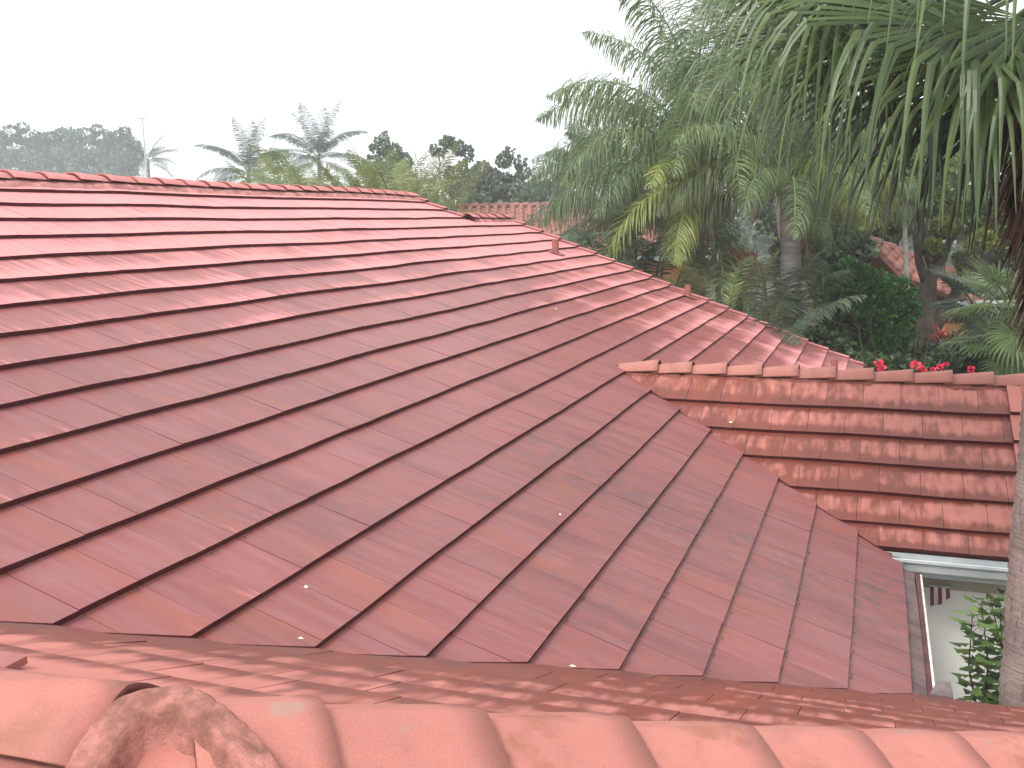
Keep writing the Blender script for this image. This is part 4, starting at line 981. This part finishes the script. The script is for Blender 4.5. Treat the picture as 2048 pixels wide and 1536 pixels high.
# shrubs below, dark undergrowth
for k, (px, py, dp, rx, ry, n, lab, mat) in enumerate([
    (1625, 690, 17.6, 70, 26, 2400, 'dark fern-like shrub against the lower gable edge', 'under'), (1720, 735, 17.2, 55, 24, 2000, 'dark shrub at the foot of the gable edge, left of the pink flowers', 'under'),
    (1790, 745, 16.5, 60, 26, 2400, 'low shrub with pink blossoms in the middle of its top', 'under'), (1880, 742, 16.8, 55, 30, 2400, 'low shrub with a row of pink blossoms behind the wing ridge', 'under'),
    (1960, 730, 17, 55, 34, 2400, 'dark shrub behind the right end of the wing ridge', 'under'), (2040, 745, 16.5, 50, 30, 1800, 'yellowish shrub at the right edge below the fan palm', 'olive'),
    (1800, 700, 22, 70, 26, 2200, 'dark shrub under the slender pale trunk', 'under'), (1700, 700, 21, 60, 30, 2200, 'shadowy shrub under the round green tree', 'under'), (1930, 700, 22, 60, 30, 2000, 'grey-green shrub beside the red cordyline', 'hazy')]):
    bush_tree(lab, px, py, dp, [(px - rx * .4, py + 5, rx * .6, ry, 0), (px + rx * .4, py + 2, rx * .65, ry, .2), (px, py - 6, rx * .6, ry * .9, 0), (px, py + 70, rx * 1.1, 55, 0)], n, .12, mat, 300 + k, name='shrub', cat='shrub', r0=.035, nl=6, gap=.4)
# pink blossoms
def blossoms(label, pts, depth, seed, name='hibiscus_flower'):
    t = empty(name, at(pts[0][0], pts[0][1], depth), label, 'flower', 'pink blossoms behind the wing ridge'); o0 = t.location.copy(); rr = seeded(seed); lb = LB()
    for x, y, r_ in pts:
        c = at(x, y, depth) - o0
        for k in range(26):
            v = Vector((rr.gauss(0, 1), rr.gauss(0, 1), rr.gauss(0, 1))).normalized(); r2 = r_ * depth / FPX
            lb.leaf(c + v * r2 * .35, v, v.orthogonal().normalized(), r2 * .8, r2 * .38, rr.random())
    link('petals', lb.mesh('petals', M['pink']), t)
blossoms('pink blossom pair nearest the gable foot', [(1757, 725, 9), (1764, 737, 9)], 15.6, 1)
blossoms('round pink blossom in the middle of the shrubs behind the wing ridge', [(1832, 731, 11), (1847, 738, 8)], 15.6, 2)
blossoms('scattered small pink blossoms right of the round one', [(1880, 734, 7), (1892, 729, 6), (1866, 739, 6), (1942, 739, 8)], 15.6, 3)
# red cordyline
t = empty('cordyline', gz(at(1892, 670, 22.3)), 'red-leaved cordyline in front of the ochre wall', 'plant'); o0 = t.location.copy(); rr = seeded(90); lb = LB(); cz = at(1892, 682, 22.3) - o0
for k in range(130):
    v = Vector((rr.gauss(0, 1), rr.gauss(0, 1), rr.uniform(-.3, 1.4))).normalized(); s0 = cz + Vector((rr.gauss(0, .12), rr.gauss(0, .12), rr.uniform(-.3, .15))); sd = v.cross(ZUP).normalized()
    lb.strip([s0, s0 + v * .2 + Vector((0, 0, -.01)), s0 + v * .38 + Vector((0, 0, -.07))], [.012, .028, .004], sd, rr.random())
link('leaves', lb.mesh('leaves', M['redleaf']), t); mb = MB(); mb.tube([(0, 0, 0), tuple(cz)], [.05, .04], 6); mb.build('stem', M['bark'], t)
# small fan palms at the lower right
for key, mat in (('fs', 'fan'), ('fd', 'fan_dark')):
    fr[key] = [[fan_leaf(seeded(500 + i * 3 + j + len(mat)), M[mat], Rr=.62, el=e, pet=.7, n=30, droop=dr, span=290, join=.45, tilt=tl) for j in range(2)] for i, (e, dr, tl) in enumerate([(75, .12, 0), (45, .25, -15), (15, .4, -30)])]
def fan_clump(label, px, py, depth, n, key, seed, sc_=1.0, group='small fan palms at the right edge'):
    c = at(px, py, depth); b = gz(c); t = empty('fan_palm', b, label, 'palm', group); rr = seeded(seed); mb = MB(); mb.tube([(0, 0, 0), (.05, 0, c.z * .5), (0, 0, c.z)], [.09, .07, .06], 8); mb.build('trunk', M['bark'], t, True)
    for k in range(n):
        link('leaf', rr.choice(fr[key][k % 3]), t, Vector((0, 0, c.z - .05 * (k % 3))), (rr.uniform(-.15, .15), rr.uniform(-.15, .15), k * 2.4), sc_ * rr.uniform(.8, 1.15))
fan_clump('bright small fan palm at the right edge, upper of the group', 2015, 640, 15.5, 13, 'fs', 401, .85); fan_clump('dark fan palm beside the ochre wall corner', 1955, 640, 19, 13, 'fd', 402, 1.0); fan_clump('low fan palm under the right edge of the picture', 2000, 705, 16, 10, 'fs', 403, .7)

def near_bark():
    m, t, b = newmat('fissured_palm_bark'); g = geo_pos(t)
    fis = noisetex(t, g, 1, 4, .65, (34, 34, 5)); ring = noisetex(t, g, 1, 3, .6, (3, 3, 55)); big = noisetex(t, g, 3, 3, .5)
    c = mixc(t, ramp(t, big, .35, .65), (.30, .225, .205), (.21, .155, .14)); c = mixc(t, math_n(t, 'MULTIPLY', ramp(t, fis, .52, .68), .75), c, (.085, .055, .05))
    c = mixc(t, math_n(t, 'MULTIPLY', ramp(t, ring, .50, .66), .45), c, (.13, .09, .085)); t.links.new(c, b.inputs['Base Color']); b.inputs['Roughness'].default_value = .95
    h = math_n(t, 'SUBTRACT', 1.0, math_n(t, 'ADD', math_n(t, 'MULTIPLY', fis, .8), math_n(t, 'MULTIPLY', ring, .5)))
    bp = N(t, 'ShaderNodeBump', Strength=.9, Distance=.02); t.links.new(h, bp.inputs['Height']); t.links.new(bp.outputs[0], b.inputs['Normal']); return m
# ------------------------------------------------------------------ the near fan palm with drooping leaf tips
tb = Vector((1.03, 6.75, 0)); t = empty('fan_palm', tb, 'big near fan palm with grey trunk and long drooping leaf tips at the right edge', 'palm tree')
topz = EYE + 1.05
M['trunk_near'] = near_bark()
tr = ringed_trunk('trunk', [Vector((0.06, 0, 0)), Vector((.03, 0, 1.6)), Vector((.01, 0, 3.4)), Vector((0.03, 0, 5.2)), Vector((.10, 0, topz))], (.235, .145), M['trunk_near'], t, .055, 28, .10)
rr = seeded(600); lb = LB()
for k in range(2600):                                       # brown fibre and old leaf bases round the trunk top
    a = rr.uniform(0, 2 * math.pi); z = rr.uniform(EYE - .55, EYE + 1.1); r0 = .14 + rr.uniform(0, .24) * min(1, max(.05, (z - EYE + .55) * 1.4))
    c = Vector((math.cos(a) * r0 + .07, math.sin(a) * r0, z)); d = Vector((math.cos(a) * .5 + rr.gauss(0, .3), math.sin(a) * .5 + rr.gauss(0, .3), -1)).normalized()
    lb.strip([c, c + d * .14, c + (d + Vector((0, 0, -.5))) * .26], [.016, .014, .002], Vector((-math.sin(a), math.cos(a), 0)), rr.random())
link('fibre_skirt', lb.mesh('fibre', M['fibre']), t)
hubz = Vector((.12, 0, topz + .25))
big = {}
def big_leaf(az, el, pet, petbend, tilt, Rr, droop, seed, n=48, join=.5, mat='fan', roll=0, span=300):
    me = fan_leaf(seeded(seed), M[mat], Rr=Rr, el=el, pet=pet, petbend=petbend, n=n, droop=droop, span=span, join=join, tilt=tilt)
    return link('leaf', me, t, hubz, (R(roll), 0, R(az)))
def blade(hub, ax, up, Rr, n, span, join, droop, seed, mat, start=Vector((0, 0, 0)), lw=.84):
    """one costapalmate leaf: petiole from the crown to the hub, pleated blade, long drooping tips"""
    rr = seeded(seed); lb = LB(); ax = ax.normalized(); ay = up.cross(ax).normalized(); an = ax.cross(ay).normalized(); h = hub - start
    mid = h * .5 + Vector((0, 0, .12 * h.length)); lb.add_tube([Vector((0, 0, 0)), h * .25 + Vector((0, 0, .09 * h.length)), mid, h * .77 + Vector((0, 0, .07 * h.length)), h], [.030, .024, .020, .016, .012], 5, .7)
    dth = R(span) / n
    for i in range(n):
        th = -R(span) / 2 + (i + .5) * dth; lng = Rr * (1 - .28 * abs(th / R(span / 2)) ** 2) * rr.uniform(.90, 1.06)
        d0 = (ax * math.cos(th) + ay * math.sin(th)).normalized(); side = (ay * math.cos(th) - ax * math.sin(th)).normalized()
        d = (d0 + an * .12).normalized(); x = h + d0 * .02; pp = [x]; wd = [.004]; r_ = 0; kk = 13; brk = rr.uniform(.60, .92); bent = False
        for k in range(kk):
            q = 1.22 / kk; r_ += q
            if r_ < join: g = .02 * droop
            elif r_ < brk: g = .05 * droop
            else: g = droop * (1.9 if not bent else .7); bent = True
            d = (d + Vector((0, 0, -g)) + Vector((rr.gauss(0, .03), rr.gauss(0, .03), 0))).normalized(); x = x + d * lng * q; pp.append(x)
            wf = math.tan(dth / 2) * min(r_, join) * lng * 1.04
            wd.append(lw * (wf if r_ <= join else wf * max(.05, 1 - (r_ - join) / (1.32 - join)) ** 1.1))
        lb.fold(pp, wd, side, an * -1, rr.random() ** 1.2 * .85 + (.12 if rr.random() > .9 else 0), .5)
    return link('leaf', lb.mesh('leaf_fan', M[mat]), t, start)
IR, IU, IF = RIGHT, -DOWN, FWD
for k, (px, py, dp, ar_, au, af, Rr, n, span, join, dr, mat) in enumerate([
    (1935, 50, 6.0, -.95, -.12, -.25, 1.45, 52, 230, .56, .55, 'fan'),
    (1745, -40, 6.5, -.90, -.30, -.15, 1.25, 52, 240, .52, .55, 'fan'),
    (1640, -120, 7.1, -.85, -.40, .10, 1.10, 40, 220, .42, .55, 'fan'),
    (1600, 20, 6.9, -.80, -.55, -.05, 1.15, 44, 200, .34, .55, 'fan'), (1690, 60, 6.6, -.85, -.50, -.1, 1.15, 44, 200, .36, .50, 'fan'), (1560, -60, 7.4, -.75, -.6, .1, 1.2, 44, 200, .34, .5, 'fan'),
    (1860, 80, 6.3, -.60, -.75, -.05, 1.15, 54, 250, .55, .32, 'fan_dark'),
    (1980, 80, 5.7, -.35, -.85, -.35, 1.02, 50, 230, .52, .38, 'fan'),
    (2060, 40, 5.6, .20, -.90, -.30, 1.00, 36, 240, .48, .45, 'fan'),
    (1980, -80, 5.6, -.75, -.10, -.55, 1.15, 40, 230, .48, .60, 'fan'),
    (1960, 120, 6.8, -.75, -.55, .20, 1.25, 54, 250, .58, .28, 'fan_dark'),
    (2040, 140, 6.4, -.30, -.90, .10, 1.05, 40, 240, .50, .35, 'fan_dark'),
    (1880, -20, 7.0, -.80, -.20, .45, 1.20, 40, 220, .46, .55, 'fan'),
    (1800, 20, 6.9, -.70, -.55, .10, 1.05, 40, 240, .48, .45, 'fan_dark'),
    (2160, 90, 5.9, .60, -.60, -.40, 1.1, 40, 230, .48, .5, 'fan'), (2300, 60, 6.6, .95, -.1, .2, 1.2, 40, 230, .48, .5, 'fan'),
    (2250, -60, 7.2, .7, .3, .6, 1.2, 40, 230, .48, .5, 'fan'), (2080, -200, 6.6, -.2, .9, .2, 1.2, 40, 230, .48, .4, 'fan'),
    (1960, -180, 6.9, -.6, .6, .2, 1.2, 40, 230, .48, .5, 'fan'), (2080, 60, 7.4, -.1, -.1, .95, 1.2, 40, 230, .48, .5, 'fan')]):
    ax = IR * ar_ + IU * au + IF * af
    blade(at(px, py, dp) - tb, ax, ZUP * .75 - IF * .66 + IU * .2, Rr, n, span, join, dr, 620 + k, mat, hubz)
# croton in the courtyard
cb = at(1985, 1560, 7.7); cb = Vector((cb.x, cb.y, 0)); t = empty('croton_shrub', cb, 'leafy croton shrub in front of the white wall beside the palm trunk', 'shrub'); rr = seeded(700); lb = LB(); mb = MB()
def lobed(c, d, sd, ln, val):
    up = d.cross(sd).normalized(); b0 = len(lb.v); out = [(0, 0), (.10, .10), (.30, .30), (.40, .14), (.55, .36), (.75, .20), (1.0, 0)]; L_, R_ = [], []
    mid = [c + d * ln * a - up * ln * .10 * (a * a) for a, _ in out]
    lb.v += mid + [m + sd * w * ln * .80 + up * w * ln * .25 for m, (_, w) in zip(mid, out)] + [m - sd * w * ln * .80 + up * w * ln * .25 for m, (_, w) in zip(mid, out)]
    n = len(out)
    for i in range(n - 1):
        lb.f += [(b0 + i, b0 + i + 1, b0 + n + i + 1, b0 + n + i), (b0 + i + 1, b0 + i, b0 + 2 * n + i, b0 + 2 * n + i + 1)]; lb.r += [val, val]
for s_ in range(7):
    x0 = at(1960 + s_ * 14 + rr.uniform(-6, 6), 1440, 7.6 + rr.uniform(-.15, .3)) - cb; x1 = at(1945 + s_ * 18, 1180 + abs(s_ - 3) * 14 + rr.uniform(-15, 20), 7.5 + rr.uniform(-.2, .25)) - cb
    g = Vector((x0.x * .4, x0.y * .4, 0)); P = [g, g.lerp(x0, .6), x0, x0.lerp(x1, .5) + Vector((rr.gauss(0, .03), 0, 0)), x1]; mb.tube(P, [.014, .012, .009, .007, .003], 5)
    for k in range(34):
        f = k / 33; q = x0.lerp(x1, f * 1.25 - .25); az = k * 2.4 + s_; d = Vector((math.cos(az), math.sin(az), .25 + .5 * f)).normalized(); sd = d.cross(ZUP).normalized()
        ln = rr.uniform(.14, .20) * (1.15 - .35 * f); c1 = q + d * .045 + Vector((0, 0, .01)); mb.tube([q, c1], [.0025, .002], 3, cap=False); lobed(c1, (d + Vector((0, 0, -.55))).normalized(), sd, ln, min(1, .15 + .75 * f * rr.uniform(.6, 1.2)) if rr.random() > .25 else 0.05)
link('leaves', lb.mesh('leaves', M['croton'], True), t); mb.build('stem', M['bark'], t)
# striped cloth hanging under the beam
fx, fz = at(1877, 1175, 8.1), None; k = 8.1 / FPX
pF = on_plane(1860, 1172, Vector((0, 1, 0)), (0, YW - .13, 0)); W_, H_ = .145, .17
t = empty('striped_cloth', pF, 'small red and white striped cloth hanging under the beige beam', 'flag')
for i in range(5):
    mb = MB(); vs = []
    for a in range(3):
        x = W_ * (i + a / 2) / 5; hh = H_ * (1 - .62 * (x / W_) ** 1.6 * .8) * 1.0
        for b in range(5):
            z = -hh * b / 4; y = .014 * math.sin(x * 60) * (b / 4 + .3); vs.append((x + .01 * (b / 4), y, z))
    mb.add(vs, [(a * 5 + b, a * 5 + b + 1, (a + 1) * 5 + b + 1, (a + 1) * 5 + b) for a in range(2) for b in range(4)])
    mb.build('stripe', M['flag_red' if i % 2 == 0 else 'flag_white'], t)
mb = MB(); mb.box((W_ / 2, 0, .004), (W_ + .02, .012, .012)); mb.build('rod', M['metal'], t)
# petals and seeds fallen on the tiles
for k, (px, py, lab, r_) in enumerate([(604, 1198, 'small pale petal on the tile above the near valley', .010), (597, 1310, 'yellow-white petal caught at the near valley line', .012), (1142, 1364, 'pale leaf scrap on the near slope left of centre', .012),
        (1113, 1047, 'pale petal on the middle of the main slope', .010), (1462, 855, 'pale scrap on the wing slope near its valley', .012), (1108, 627, 'white speck of petal on the upper main slope', .014)]):
    sl = P2 if px == 1462 else (P3 if py in (1310, 1364) else P1)
    p = on_plane(px, py, sl.N, sl.O) + sl.N * .062; rr = seeded(800 + k); mb = MB()
    pr = [(math.cos(a) * r_ * rr.uniform(.7, 1.3) * 1.3, math.sin(a) * r_ * rr.uniform(.6, 1.1)) for a in [2 * math.pi * i / 7 for i in range(7)]]
    X_ = sl.U; Y_ = sl.S; mb.add([X_ * a + Y_ * b + sl.N * .002 for a, b in pr] + [sl.N * .009], [(i, (i + 1) % 7, 7) for i in range(7)])
    tag(mb.build('fallen_petal', M['petal'], loc=p), lab, 'petal', 'petals fallen on the roof')
# masts far away
for px, y0, y1, dp, lab, arm in ((285, 236, 360, 75, 'faint light pole with a short arm above the far left trees', True), (1066, 318, 430, 70, 'faint thin mast right of the loose trees', False)):
    a = at(px, y0, dp); t = empty('light_pole', gz(a), lab, 'pole'); mb = MB(); mb.tube([(0, 0, 0), (0, 0, a.z)], [.09, .05], 8); mb.build('pole', M['metal'], t)
    if arm: mb = MB(); mb.box((-.05, 0, a.z), (.9, .12, .10)); mb.build('lamp_head', M['metal'], t)
# ------------------------------------------------------------------ haze
HZ = True
if HZ:
    mb = MB(); mb.box((0, 90, 9.4), (460, 420, 21.0)); m = bpy.data.materials.new('haze'); m.use_nodes = True; t_ = m.node_tree
    t_.nodes.remove(t_.nodes['Principled BSDF']); v = t_.nodes.new('ShaderNodeVolumePrincipled'); v.inputs['Density'].default_value = .0017; v.inputs['Color'].default_value = (.93, .96, 1, 1); v.inputs['Anisotropy'].default_value = .3
    t_.links.new(v.outputs[0], t_.nodes['Material Output'].inputs['Volume']); tag(mb.build('haze', m), 'thin pale haze over the whole place', 'haze', kind='stuff')
